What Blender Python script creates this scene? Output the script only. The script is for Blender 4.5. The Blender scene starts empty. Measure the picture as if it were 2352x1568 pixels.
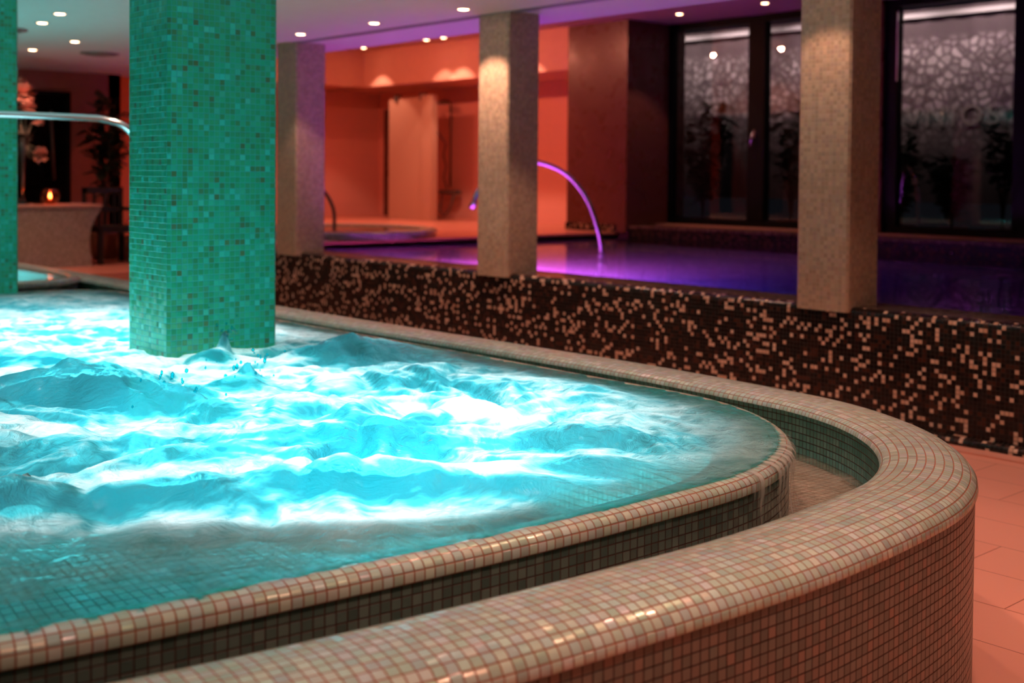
import bpy, bmesh, math, random
import numpy as np
from math import sin, cos, pi, radians, sqrt, atan2
from mathutils import Vector, Matrix

random.seed(7); RNG = np.random.RandomState(11)
S = bpy.context.scene
COL = S.collection

# ------------------------------------------------------------------ camera
HC = 1.44; FPX = 2750.0; W, H = 2352, 1568
cam_d = bpy.data.cameras.new('camera'); cam = bpy.data.objects.new('camera', cam_d); COL.objects.link(cam)
cam_d.sensor_width = 36.0; cam_d.sensor_fit = 'HORIZONTAL'; cam_d.lens = FPX / W * 36.0
cam_d.shift_y = -309.0 / W
cam_d.clip_start = 0.05; cam_d.clip_end = 100
YAW, PITCH, ROLL = radians(48), radians(-1.47), radians(0.5)
f0 = Vector((-sin(YAW)*cos(PITCH), cos(YAW)*cos(PITCH), sin(PITCH)))
r0 = Vector((cos(YAW), sin(YAW), 0)); u0 = r0.cross(f0)
cr = r0*cos(ROLL) + u0*sin(ROLL); cu = -r0*sin(ROLL) + u0*cos(ROLL)
M = Matrix((cr, cu, -f0)).transposed().to_4x4(); M.translation = Vector((0, 0, HC))
cam.matrix_world = M
cam_d.dof.use_dof = True; cam_d.dof.focus_distance = 3.5; cam_d.dof.aperture_fstop = 2.5
S.camera = cam

# ------------------------------------------------------------------ view / cycles
S.view_settings.view_transform = 'Standard'; S.view_settings.look = 'None'
S.view_settings.exposure = 0.0; S.view_settings.gamma = 1.0
S.view_settings.use_curve_mapping = False
cy = S.cycles
cy.max_bounces = 5; cy.diffuse_bounces = 2; cy.glossy_bounces = 2; cy.transmission_bounces = 4; cy.transparent_max_bounces = 6
cy.caustics_reflective = False; cy.caustics_refractive = False
cy.sample_clamp_indirect = 12.0; cy.use_light_tree = True; cy.blur_glossy = 0.5
cy.use_adaptive_sampling = True; cy.adaptive_threshold = 0.05; cy.adaptive_min_samples = 16

# ------------------------------------------------------------------ world: night outside
world = bpy.data.worlds.new('night'); S.world = world; world.use_nodes = True
bg = world.node_tree.nodes['Background']; bg.inputs[0].default_value = (0.02, 0.022, 0.03, 1); bg.inputs[1].default_value = 0.25

# ================================================================== materials
def mk(name):
    m = bpy.data.materials.new(name); m.use_nodes = True
    nt = m.node_tree; nt.nodes.clear()
    out = nt.nodes.new('ShaderNodeOutputMaterial')
    return m, nt, out
def N(nt, t, **kw):
    n = nt.nodes.new(t)
    for k, v in kw.items():
        setattr(n, k, v)
    return n
def L(nt, a, b): nt.links.new(a, b)
def math_n(nt, op, a, b=None, c=None):
    n = N(nt, 'ShaderNodeMath', operation=op)
    for i, v in enumerate((a, b, c)):
        if v is None: continue
        if isinstance(v, (int, float)): n.inputs[i].default_value = v
        else: L(nt, v, n.inputs[i])
    return n.outputs[0]
def ramp(nt, fac, stops, interp='LINEAR'):
    n = N(nt, 'ShaderNodeValToRGB'); e = n.color_ramp; e.interpolation = interp
    while len(e.elements) > 1: e.elements.remove(e.elements[-1])
    e.elements[0].position = stops[0][0]; e.elements[0].color = (*stops[0][1], 1)
    for p, c in stops[1:]:
        x = e.elements.new(p); x.color = (*c, 1)
    L(nt, fac, n.inputs[0]); return n.outputs[0]
def mixc(nt, f, a, b, mode='MIX'):
    n = N(nt, 'ShaderNodeMix', data_type='RGBA', blend_type=mode)
    for i, v in ((0, f), (6, a), (7, b)):
        if isinstance(v, (int, float)): n.inputs[i].default_value = v
        elif isinstance(v, tuple): n.inputs[i].default_value = (*v, 1)
        else: L(nt, v, n.inputs[i])
    return n.outputs[2]

def plain(name, col, rough=0.5, metal=0.0, noise=0.0, nscale=8.0, spec=0.5, bump=0.0):
    m, nt, out = mk(name); p = N(nt, 'ShaderNodeBsdfPrincipled')
    p.inputs['Roughness'].default_value = rough; p.inputs['Metallic'].default_value = metal
    p.inputs['Specular IOR Level'].default_value = spec
    tc = N(nt, 'ShaderNodeTexCoord'); nz = N(nt, 'ShaderNodeTexNoise'); nz.inputs['Scale'].default_value = nscale; nz.inputs['Detail'].default_value = 4
    L(nt, tc.outputs['Object'], nz.inputs['Vector'])
    a = tuple(c*(1-noise) for c in col); b = tuple(min(1, c*(1+noise)) for c in col)
    L(nt, ramp(nt, nz.outputs[0], [(0.3, a), (0.7, b)]), p.inputs['Base Color'])
    if bump:
        bn = N(nt, 'ShaderNodeBump'); bn.inputs['Strength'].default_value = bump; bn.inputs['Distance'].default_value = 0.01
        L(nt, nz.outputs[0], bn.inputs['Height']); L(nt, bn.outputs[0], p.inputs['Normal'])
    L(nt, p.outputs[0], out.inputs[0]); return m

def glow(name, col, strength):
    m, nt, out = mk(name); e = N(nt, 'ShaderNodeEmission'); e.inputs[0].default_value = (*col, 1); e.inputs[1].default_value = strength
    L(nt, e.outputs[0], out.inputs[0]); return m

def mosaic(name, stops, grout, pitch=0.025, gw=0.07, rough=0.22, tilt=0.10, interp='LINEAR', irid=0.0, spec=0.5, grough=0.8, var=0.0, pv=None):
    """glass mosaic on UVs given in metres"""
    m, nt, out = mk(name)
    uv = N(nt, 'ShaderNodeUVMap'); sc = N(nt, 'ShaderNodeVectorMath', operation='SCALE'); sc.inputs['Scale'].default_value = 1.0/pitch
    L(nt, uv.outputs[0], sc.inputs[0]); vec = sc.outputs[0]
    if pv:
        mp = N(nt, 'ShaderNodeVectorMath', operation='MULTIPLY'); mp.inputs[1].default_value = (1, pitch/pv, 1); L(nt, vec, mp.inputs[0]); vec = mp.outputs[0]
    fl = N(nt, 'ShaderNodeVectorMath', operation='FLOOR'); L(nt, vec, fl.inputs[0])
    fr = N(nt, 'ShaderNodeVectorMath', operation='FRACTION'); L(nt, vec, fr.inputs[0])
    wn = N(nt, 'ShaderNodeTexWhiteNoise', noise_dimensions='2D'); L(nt, fl.outputs[0], wn.inputs['Vector'])
    sx = N(nt, 'ShaderNodeSeparateXYZ'); L(nt, fr.outputs[0], sx.inputs[0])
    dx = math_n(nt, 'ABSOLUTE', math_n(nt, 'SUBTRACT', sx.outputs[0], 0.5)); dy = math_n(nt, 'ABSOLUTE', math_n(nt, 'SUBTRACT', sx.outputs[1], 0.5))
    mx = math_n(nt, 'SMOOTH_MAX', dx, dy, 0.06)
    mr = N(nt, 'ShaderNodeMapRange', interpolation_type='SMOOTHSTEP'); L(nt, mx, mr.inputs[0])
    mr.inputs[1].default_value = 0.5-gw-0.035; mr.inputs[2].default_value = 0.5-gw+0.03
    g = mr.outputs[0]
    tcol = ramp(nt, wn.outputs['Value'], stops, interp)
    if var:
        nz = N(nt, 'ShaderNodeTexNoise'); nz.inputs['Scale'].default_value = 60; L(nt, uv.outputs[0], nz.inputs['Vector'])
        tcol = mixc(nt, var, tcol, mixc(nt, 1.0, tcol, nz.outputs[1], 'MULTIPLY'))
    colr = mixc(nt, g, tcol, grout)
    # the small uneven tilt of every tile
    wn2 = N(nt, 'ShaderNodeTexWhiteNoise', noise_dimensions='3D'); ad = N(nt, 'ShaderNodeVectorMath', operation='ADD'); ad.inputs[1].default_value = (7.3, 2.1, 5.5)
    L(nt, fl.outputs[0], ad.inputs[0]); L(nt, ad.outputs[0], wn2.inputs['Vector'])
    sb = N(nt, 'ShaderNodeVectorMath', operation='SUBTRACT'); L(nt, wn2.outputs['Color'], sb.inputs[0]); sb.inputs[1].default_value = (0.5, 0.5, 0.5)
    s2 = N(nt, 'ShaderNodeVectorMath', operation='SCALE'); s2.inputs['Scale'].default_value = tilt; L(nt, sb.outputs[0], s2.inputs[0])
    bn = N(nt, 'ShaderNodeBump', invert=True); bn.inputs['Strength'].default_value = 0.6; bn.inputs['Distance'].default_value = 0.002; L(nt, g, bn.inputs['Height'])
    a2 = N(nt, 'ShaderNodeVectorMath', operation='ADD'); L(nt, bn.outputs[0], a2.inputs[0]); L(nt, s2.outputs[0], a2.inputs[1])
    nn = N(nt, 'ShaderNodeVectorMath', operation='NORMALIZE'); L(nt, a2.outputs[0], nn.inputs[0])
    p = N(nt, 'ShaderNodeBsdfPrincipled'); L(nt, colr, p.inputs['Base Color']); L(nt, nn.outputs[0], p.inputs['Normal'])
    rr = N(nt, 'ShaderNodeMapRange'); L(nt, g, rr.inputs[0]); rr.inputs[3].default_value = rough; rr.inputs[4].default_value = grough; L(nt, rr.outputs[0], p.inputs['Roughness'])
    p.inputs['Specular IOR Level'].default_value = spec
    if irid:
        tint = ramp(nt, wn2.outputs['Value'], [(0.0, (1, .55, .45)), (0.3, (1, .95, .5)), (0.55, (.6, 1, .6)), (0.8, (.6, .9, 1)), (1.0, (1, .6, .9))])
        L(nt, tint, p.inputs['Specular Tint']); p.inputs['Coat Weight'].default_value = irid; p.inputs['Coat Roughness'].default_value = 0.12
        L(nt, mixc(nt, 0.45, (1, 1, 1), tint), p.inputs['Coat Tint']); L(nt, nn.outputs[0], p.inputs['Coat Normal'])
    L(nt, p.outputs[0], out.inputs[0]); return m

def slab_tiles(name, a, b, joint, tx=0.66, ty=0.33, off=0.0, rough=0.35, ox=0.0, oy=0.0):
    """large format tiles in running bond on UVs in metres"""
    m, nt, out = mk(name)
    uv = N(nt, 'ShaderNodeUVMap'); mp = N(nt, 'ShaderNodeMapping'); mp.inputs['Location'].default_value = (ox, oy, 0); L(nt, uv.outputs[0], mp.inputs[0])
    br = N(nt, 'ShaderNodeTexBrick', offset=off, offset_frequency=2, squash=1.0)
    br.inputs['Scale'].default_value = 1.0; br.inputs['Mortar Size'].default_value = 0.0025; br.inputs['Mortar Smooth'].default_value = 0.3
    br.inputs['Brick Width'].default_value = tx; br.inputs['Row Height'].default_value = ty; br.inputs['Bias'].default_value = 0
    br.inputs['Color1'].default_value = (*a, 1); br.inputs['Color2'].default_value = (*b, 1); br.inputs['Mortar'].default_value = (*joint, 1)
    L(nt, mp.outputs[0], br.inputs['Vector'])
    p = N(nt, 'ShaderNodeBsdfPrincipled'); L(nt, br.outputs[0], p.inputs['Base Color'])
    nz = N(nt, 'ShaderNodeTexNoise'); nz.inputs['Scale'].default_value = 5; L(nt, uv.outputs[0], nz.inputs['Vector'])
    mr = N(nt, 'ShaderNodeMapRange'); L(nt, nz.outputs[0], mr.inputs[0]); mr.inputs[3].default_value = rough-0.08; mr.inputs[4].default_value = rough+0.1
    L(nt, mr.outputs[0], p.inputs['Roughness']); L(nt, p.outputs[0], out.inputs[0]); return m

LED = (0.82, 0.97, 1.0)
MT = {}
MT['rim'] = mosaic('pale_rim_mosaic', [(0, (.42, .54, .49)), (.35, (.48, .60, .55)), (.7, (.54, .66, .61)), (1, (.64, .73, .68))], (.36, .15, .10), gw=0.065, rough=0.26, tilt=0.12, irid=0.35)
MT['channel'] = mosaic('cyan_lit_wall_mosaic', [(0, (.14, .50, .44)), (.5, (.19, .60, .54)), (1, (.27, .70, .62))], (.06, .03, .02), gw=0.06, rough=0.2, tilt=0.06)  # same wall tile with the water's cyan glow put into its colour
MT['dark'] = mosaic('green_wall_mosaic', [(0, (.07, .11, .10)), (.5, (.10, .155, .14)), (1, (.15, .21, .19))], (.05, .018, .014), gw=0.06, rough=0.2, tilt=0.08)
MT['outer'] = mosaic('brown_green_wall_mosaic', [(0, (.10, .12, .10)), (.35, (.15, .16, .13)), (.6, (.19, .15, .12)), (.8, (.15, .18, .15)), (1, (.26, .17, .13))], (.035, .012, .010), gw=0.06, rough=0.3, tilt=0.06)
MT['column'] = mosaic('column_mosaic', [(0, (.08, .16, .07)), (.04, (.035, .25, .11)), (.15, (.025, .32, .145)), (.5, (.02, .37, .185)), (.88, (.02, .42, .25)), (1, (.04, .56, .44))], (.03, .40, .38), gw=0.05, rough=0.3, tilt=0.14, irid=0.15)
MT['column_b'] = mosaic('beige_column_mosaic', [(0, (.38, .29, .21)), (.5, (.46, .35, .25)), (1, (.55, .42, .30))], (.5, .36, .26), gw=0.06, rough=0.35, tilt=0.12, irid=0.1)
DK = [(0, (.012, .008, .007)), (.42, (.022, .010, .008)), (.55, (.055, .018, .012)), (.70, (.010, .007, .007)), (.835, (.62, .38, .26)), (.92, (.70, .46, .33))]
MT['black'] = mosaic('black_speckled_mosaic', DK, (.012, .006, .005), gw=0.05, rough=0.2, tilt=0.10, interp='CONSTANT', spec=0.3)
MT['riser'] = mosaic('nearly_black_mosaic', [(0, (.010, .008, .008)), (.6, (.03, .012, .01)), (.85, (.10, .04, .03))], (.01, .006, .005), gw=0.05, rough=0.2, tilt=0.08, interp='CONSTANT', spec=0.3)
MT['ledge'] = mosaic('wet_brown_mosaic', [(0, (.03, .02, .015)), (.4, (.10, .05, .03)), (.7, (.16, .09, .06)), (1, (.3, .2, .14))], (.04, .02, .015), gw=0.06, rough=0.15, tilt=0.08)
MT['gutter'] = mosaic('beige_gutter_mosaic', [(0, (.50, .47, .38)), (.5, (.62, .58, .47)), (1, (.74, .68, .56))], (.28, .12, .07), gw=0.07, rough=0.3, tilt=0.08)
MT['pool'] = mosaic('pool_mosaic', [(0, (.4, .4, .45)), (1, (.75, .75, .8))], (.3, .3, .3), rough=0.4, tilt=0.02)
MT['basin'] = mosaic('basin_mosaic', [(0, (.30, .34, .31)), (1, (.46, .50, .46))], (.24, .2, .17), gw=0.065, rough=0.35, tilt=0.05)
MT['counter'] = mosaic('tiny_brown_mosaic', [(0, (.28, .22, .17)), (1, (.48, .36, .28))], (.34, .25, .2), pitch=0.018, rough=0.4)
MT['floor'] = slab_tiles('floor_tiles', (.82, .37, .27), (.79, .35, .255), (.34, .11, .07), 0.66, 0.33, 0.5, 0.38, ox=0.2, oy=0.05)
MT['deck'] = slab_tiles('deck_tiles', (.74, .26, .17), (.70, .24, .16), (.35, .12, .08), 0.6, 0.33, 0.5, 0.3)
MT['wall_tile'] = slab_tiles('wall_tiles', (.92, .40, .32), (.90, .39, .31), (.76, .31, .24), 1.2, 0.45, 0.5, 0.5)
MT['wall_red'] = plain('dark_red_plaster', (.36, .10, .07), 0.6, noise=0.05)
MT['wall_brown'] = slab_tiles('brown_wall_tiles', (.135, .04, .03), (.13, .038, .028), (.10, .03, .024), 1.2, 0.6, 0.5, 0.28)
MT['bulk'] = plain('salmon_plaster', (.72, .34, .25), 0.7, noise=0.03)
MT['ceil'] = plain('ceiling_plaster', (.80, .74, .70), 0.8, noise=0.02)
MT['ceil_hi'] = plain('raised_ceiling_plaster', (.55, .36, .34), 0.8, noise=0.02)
MT['steel'] = plain('brushed_steel', (.78, .78, .78), 0.16, 1.0)
MT['chrome'] = plain('dull_chrome', (.16, .12, .11), 0.35, 0.5)
MT['black_metal'] = plain('black_metal', (.003, .003, .0035), 0.5, spec=0.12)
MT['white_paint'] = plain('white_enamel', (.8, .78, .75), 0.3)
MT['vent'] = plain('grey_metal', (.34, .32, .30), 0.45, 0.5)
MT['slot'] = plain('slot_black', (.02, .015, .015), 0.8)
MT['lamp'] = glow('warm_bulb', (1.0, .52, .28), 26)
MT['leaf'] = plain('dark_leaf', (.02, .03, .015), 0.5, noise=0.3)
MT['stem'] = plain('dark_stem', (.05, .03, .02), 0.7)
MT['pot'] = plain('terracotta_pot', (.35, .12, .07), 0.6)
MT['soil'] = plain('soil', (.02, .015, .01), 0.9)
MT['petal'] = plain('pink_petal', (.90, .34, .25), 0.6, noise=0.2, nscale=30)
MT['dry'] = plain('dry_grass', (.45, .33, .22), 0.7)
MT['wicker'] = plain('black_wicker', (.015, .010, .009), 0.6, noise=0.3, nscale=60, bump=0.4)
MT['wax'] = plain('candle_wax', (.85, .7, .55), 0.5)
MT['flame'] = glow('candle_flame', (1.0, .50, .16), 60)
MT['ledlens'] = glow('cyan_led_lens', LED, 2.0)
MT['greenlens'] = glow('green_led_lens', (.55, 1.0, .05), 6.0)
MT['violetlens'] = glow('violet_led_lens', (.45, .12, 1.0), 3.0)
MT['sill'] = plain('sandstone_sill', (.55, .30, .22), 0.35, noise=0.1)
MT['blindbar'] = plain('blind_bar', (.38, .35, .35), 0.5)
MT['ground'] = plain('terrace_paving', (.12, .11, .10), 0.8, noise=0.2)
MT['screen'] = plain('white_shower_panel', (.55, .31, .22), 0.45)

def glass_mat(name, col=(1, 1, 1), refl=1.0, rough=0.0):
    m, nt, out = mk(name)
    t = N(nt, 'ShaderNodeBsdfTransparent'); t.inputs[0].default_value = (*col, 1)
    g = N(nt, 'ShaderNodeBsdfGlossy'); g.inputs['Roughness'].default_value = rough; g.inputs[0].default_value = (refl, refl, refl, 1)
    fr = N(nt, 'ShaderNodeFresnel'); fr.inputs[0].default_value = 1.5
    mx = N(nt, 'ShaderNodeMixShader'); L(nt, fr.outputs[0], mx.inputs[0]); L(nt, t.outputs[0], mx.inputs[1]); L(nt, g.outputs[0], mx.inputs[2])
    L(nt, mx.outputs[0], out.inputs[0]); return m
MT['glass'] = glass_mat('window_glass', (.82, .80, .80))
MT['vase'] = glass_mat('vase_glass', (.85, .8, .78), rough=0.02)
MT['amber'] = glass_mat('amber_glass', (.95, .45, .30), rough=0.1)
MT['darkdoor'] = plain('black_door_glass', (.004, .003, .003), 0.08, spec=0.6)

def blind_material():
    """printed night blind: pale cells like pebbles on a grey ground"""
    m, nt, out = mk('pebble_print_blind')
    uv = N(nt, 'ShaderNodeUVMap')
    nz = N(nt, 'ShaderNodeTexNoise'); nz.inputs['Scale'].default_value = 4; L(nt, uv.outputs[0], nz.inputs['Vector'])
    mxv = N(nt, 'ShaderNodeMix', data_type='VECTOR'); mxv.inputs[0].default_value = 0.04; L(nt, uv.outputs[0], mxv.inputs[4]); L(nt, nz.outputs[1], mxv.inputs[5])
    vo = N(nt, 'ShaderNodeTexVoronoi', feature='DISTANCE_TO_EDGE'); vo.inputs['Scale'].default_value = 9.0; L(nt, mxv.outputs[1], vo.inputs['Vector'])
    vc = N(nt, 'ShaderNodeTexVoronoi', feature='F1'); vc.inputs['Scale'].default_value = 9.0; L(nt, mxv.outputs[1], vc.inputs['Vector'])
    mr = N(nt, 'ShaderNodeMapRange', interpolation_type='SMOOTHSTEP'); L(nt, vo.outputs[0], mr.inputs[0]); mr.inputs[1].default_value = 0.02; mr.inputs[2].default_value = 0.22
    sep = N(nt, 'ShaderNodeSeparateColor'); L(nt, vc.outputs['Color'], sep.inputs[0])
    a = math_n(nt, 'MULTIPLY', mr.outputs[0], math_n(nt, 'ADD', math_n(nt, 'MULTIPLY', sep.outputs[0], 0.75), 0.25))
    suv = N(nt, 'ShaderNodeSeparateXYZ'); L(nt, uv.outputs[0], suv.inputs[0])
    top = N(nt, 'ShaderNodeMapRange', interpolation_type='SMOOTHSTEP'); L(nt, suv.outputs[1], top.inputs[0]); top.inputs[1].default_value = 3.30; top.inputs[2].default_value = 3.16
    low = N(nt, 'ShaderNodeMapRange', interpolation_type='SMOOTHSTEP'); L(nt, suv.outputs[1], low.inputs[0]); low.inputs[1].default_value = 1.5; low.inputs[2].default_value = 2.6
    f = math_n(nt, 'MULTIPLY', a, math_n(nt, 'MULTIPLY', top.outputs[0], low.outputs[0]))
    c = mixc(nt, f, (.085, .062, .066), (.48, .41, .41))
    p = N(nt, 'ShaderNodeBsdfPrincipled'); p.inputs['Roughness'].default_value = 0.8; L(nt, c, p.inputs['Base Color'])
    L(nt, p.outputs[0], out.inputs[0]); return m
MT['blind'] = blind_material()
MT['letter'] = plain('letter_print', (.26, .215, .20), 0.8)

def whirl_water():
    m, nt, out = mk('churning_water')
    at = N(nt, 'ShaderNodeAttribute', attribute_name='foam'); foam0 = at.outputs['Fac']
    tc = N(nt, 'ShaderNodeTexCoord')
    # warped streaks of air bubbles
    n0 = N(nt, 'ShaderNodeTexNoise'); n0.inputs['Scale'].default_value = 2.6; n0.inputs['Detail'].default_value = 3; L(nt, tc.outputs['Object'], n0.inputs['Vector'])
    sub = N(nt, 'ShaderNodeVectorMath', operation='SUBTRACT'); L(nt, n0.outputs[1], sub.inputs[0]); sub.inputs[1].default_value = (.5, .5, .5)
    scl = N(nt, 'ShaderNodeVectorMath', operation='SCALE'); scl.inputs['Scale'].default_value = 0.75; L(nt, sub.outputs[0], scl.inputs[0])
    ad = N(nt, 'ShaderNodeVectorMath', operation='ADD'); L(nt, tc.outputs['Object'], ad.inputs[0]); L(nt, scl.outputs[0], ad.inputs[1])
    n1 = N(nt, 'ShaderNodeTexNoise'); n1.inputs['Scale'].default_value = 4.2; n1.inputs['Detail'].default_value = 7; n1.inputs['Roughness'].default_value = 0.55; L(nt, ad.outputs[0], n1.inputs['Vector'])
    mp = N(nt, 'ShaderNodeMapping'); mp.inputs['Scale'].default_value = (34, 9, 9); mp.inputs['Rotation'].default_value = (0, 0, 0.7); L(nt, ad.outputs[0], mp.inputs[0])
    n2 = N(nt, 'ShaderNodeTexNoise'); n2.inputs['Scale'].default_value = 1.0; n2.inputs['Detail'].default_value = 5; L(nt, mp.outputs[0], n2.inputs['Vector'])
    s1 = math_n(nt, 'MULTIPLY', math_n(nt, 'SUBTRACT', n1.outputs[0], 0.5), 1.0)
    s2 = math_n(nt, 'MULTIPLY', math_n(nt, 'SUBTRACT', n2.outputs[0], 0.5), 0.7)
    f = math_n(nt, 'ADD', math_n(nt, 'ADD', foam0, s1), s2)
    cl = N(nt, 'ShaderNodeClamp'); L(nt, f, cl.inputs[0]); f = cl.outputs[0]
    col = ramp(nt, f, [(0, (.0, .22, .29)), (.25, (.03, .42, .50)), (.48, (.30, .64, .69)), (.70, (.66, .85, .87)), (1, (1, 1, 1))])
    # bump
    n3 = N(nt, 'ShaderNodeTexNoise'); n3.inputs['Scale'].default_value = 34; n3.inputs['Detail'].default_value = 5; n3.inputs['Roughness'].default_value = .6; L(nt, ad.outputs[0], n3.inputs['Vector'])
    hh = math_n(nt, 'ADD', math_n(nt, 'MULTIPLY', n3.outputs[0], 1.1), math_n(nt, 'ADD', math_n(nt, 'MULTIPLY', n2.outputs[0], 0.5), math_n(nt, 'MULTIPLY', n1.outputs[0], 2.2)))
    bn = N(nt, 'ShaderNodeBump'); bn.inputs['Strength'].default_value = 0.45; bn.inputs['Distance'].default_value = 0.02; L(nt, hh, bn.inputs['Height'])
    tl = N(nt, 'ShaderNodeBsdfTranslucent'); L(nt, col, tl.inputs[0]); L(nt, bn.outputs[0], tl.inputs['Normal'])
    df = N(nt, 'ShaderNodeBsdfDiffuse'); df.inputs[0].default_value = (.55, .85, .88, 1); L(nt, bn.outputs[0], df.inputs['Normal'])
    m1 = N(nt, 'ShaderNodeMixShader'); fi = N(nt, 'ShaderNodeAttribute', attribute_name='film'); L(nt, math_n(nt, 'ADD', math_n(nt, 'MULTIPLY', fi.outputs['Fac'], .55), .14), m1.inputs[0]); L(nt, tl.outputs[0], m1.inputs[1]); L(nt, df.outputs[0], m1.inputs[2])
    tr = N(nt, 'ShaderNodeBsdfTransparent'); tr.inputs[0].default_value = (.10, .90, .97, 1)
    cov = N(nt, 'ShaderNodeAttribute', attribute_name='cover')
    fc = N(nt, 'ShaderNodeMapRange'); L(nt, f, fc.inputs[0]); fc.inputs[3].default_value = 0.82; fc.inputs[4].default_value = 0.965
    fac = math_n(nt, 'MULTIPLY', fc.outputs[0], cov.outputs['Fac'])
    m2 = N(nt, 'ShaderNodeMixShader'); L(nt, fac, m2.inputs[0]); L(nt, tr.outputs[0], m2.inputs[1]); L(nt, m1.outputs[0], m2.inputs[2])
    gl = N(nt, 'ShaderNodeBsdfGlossy'); gl.inputs['Roughness'].default_value = 0.12; L(nt, bn.outputs[0], gl.inputs['Normal'])
    fr = N(nt, 'ShaderNodeFresnel'); fr.inputs[0].default_value = 1.33; L(nt, bn.outputs[0], fr.inputs['Normal'])
    m3 = N(nt, 'ShaderNodeMixShader'); L(nt, math_n(nt, 'MULTIPLY', fr.outputs[0], 0.8), m3.inputs[0]); L(nt, m2.outputs[0], m3.inputs[1]); L(nt, gl.outputs[0], m3.inputs[2])
    L(nt, m3.outputs[0], out.inputs[0]); return m
MT['whirl'] = whirl_water()

def flat_water(name, tint, bump, scale, refract=0.4, foam=0.0, murk=0.0):
    m, nt, out = mk(name); tc = N(nt, 'ShaderNodeTexCoord')
    nz = N(nt, 'ShaderNodeTexNoise'); nz.inputs['Scale'].default_value = scale; nz.inputs['Detail'].default_value = 4; L(nt, tc.outputs['Object'], nz.inputs['Vector'])
    bn = N(nt, 'ShaderNodeBump'); bn.inputs['Strength'].default_value = bump; bn.inputs['Distance'].default_value = 0.02; L(nt, nz.outputs[0], bn.inputs['Height'])
    tr = N(nt, 'ShaderNodeBsdfTransparent'); tr.inputs[0].default_value = (*tint, 1)
    rf = N(nt, 'ShaderNodeBsdfRefraction'); rf.inputs[0].default_value = (*tint, 1); rf.inputs['IOR'].default_value = 1.33; rf.inputs['Roughness'].default_value = 0.0; L(nt, bn.outputs[0], rf.inputs['Normal'])
    m1 = N(nt, 'ShaderNodeMixShader'); m1.inputs[0].default_value = refract; L(nt, tr.outputs[0], m1.inputs[1]); L(nt, rf.outputs[0], m1.inputs[2]); cur = m1.outputs[0]
    if foam or murk:
        n4 = N(nt, 'ShaderNodeTexNoise'); n4.inputs['Scale'].default_value = 9; n4.inputs['Detail'].default_value = 8; n4.inputs['Roughness'].default_value = .7; L(nt, tc.outputs['Object'], n4.inputs['Vector'])
        mr = N(nt, 'ShaderNodeMapRange'); L(nt, n4.outputs[0], mr.inputs[0]); mr.inputs[1].default_value = 0.48; mr.inputs[2].default_value = 0.72; mr.inputs[3].default_value = murk; mr.inputs[4].default_value = max(foam, murk)
        df = N(nt, 'ShaderNodeBsdfDiffuse'); df.inputs[0].default_value = (.75, .70, .62, 1); L(nt, bn.outputs[0], df.inputs['Normal'])
        tl = N(nt, 'ShaderNodeBsdfTranslucent'); tl.inputs[0].default_value = (*tint, 1)
        m4 = N(nt, 'ShaderNodeMixShader'); m4.inputs[0].default_value = 0.5; L(nt, df.outputs[0], m4.inputs[1]); L(nt, tl.outputs[0], m4.inputs[2])
        m2 = N(nt, 'ShaderNodeMixShader'); L(nt, mr.outputs[0], m2.inputs[0]); L(nt, cur, m2.inputs[1]); L(nt, m4.outputs[0], m2.inputs[2]); cur = m2.outputs[0]
    gl = N(nt, 'ShaderNodeBsdfGlossy'); gl.inputs['Roughness'].default_value = 0.05; L(nt, bn.outputs[0], gl.inputs['Normal'])
    fr = N(nt, 'ShaderNodeFresnel'); fr.inputs[0].default_value = 1.33; L(nt, bn.outputs[0], fr.inputs['Normal'])
    m3 = N(nt, 'ShaderNodeMixShader'); L(nt, fr.outputs[0], m3.inputs[0]); L(nt, cur, m3.inputs[1]); L(nt, gl.outputs[0], m3.inputs[2])
    L(nt, m3.outputs[0], out.inputs[0]); return m
MT['poolwater'] = flat_water('violet_pool_water', (.92, .92, 1.0), 0.10, 3.0, 0.6)
MT['gutterwater'] = flat_water('gutter_water', (.95, .95, .93), 0.4, 15, 0.2, foam=0.55, murk=0.06)
MT['tubwater'] = flat_water('green_tub_water', (.9, 1.0, .8), 0.15, 6, 0.3, murk=0.5, foam=0.6)
MT['bluewater'] = flat_water('cyan_tub_water', (.12, 1.0, 1.0), 0.25, 6, 0.1, murk=0.60, foam=0.8)

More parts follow.
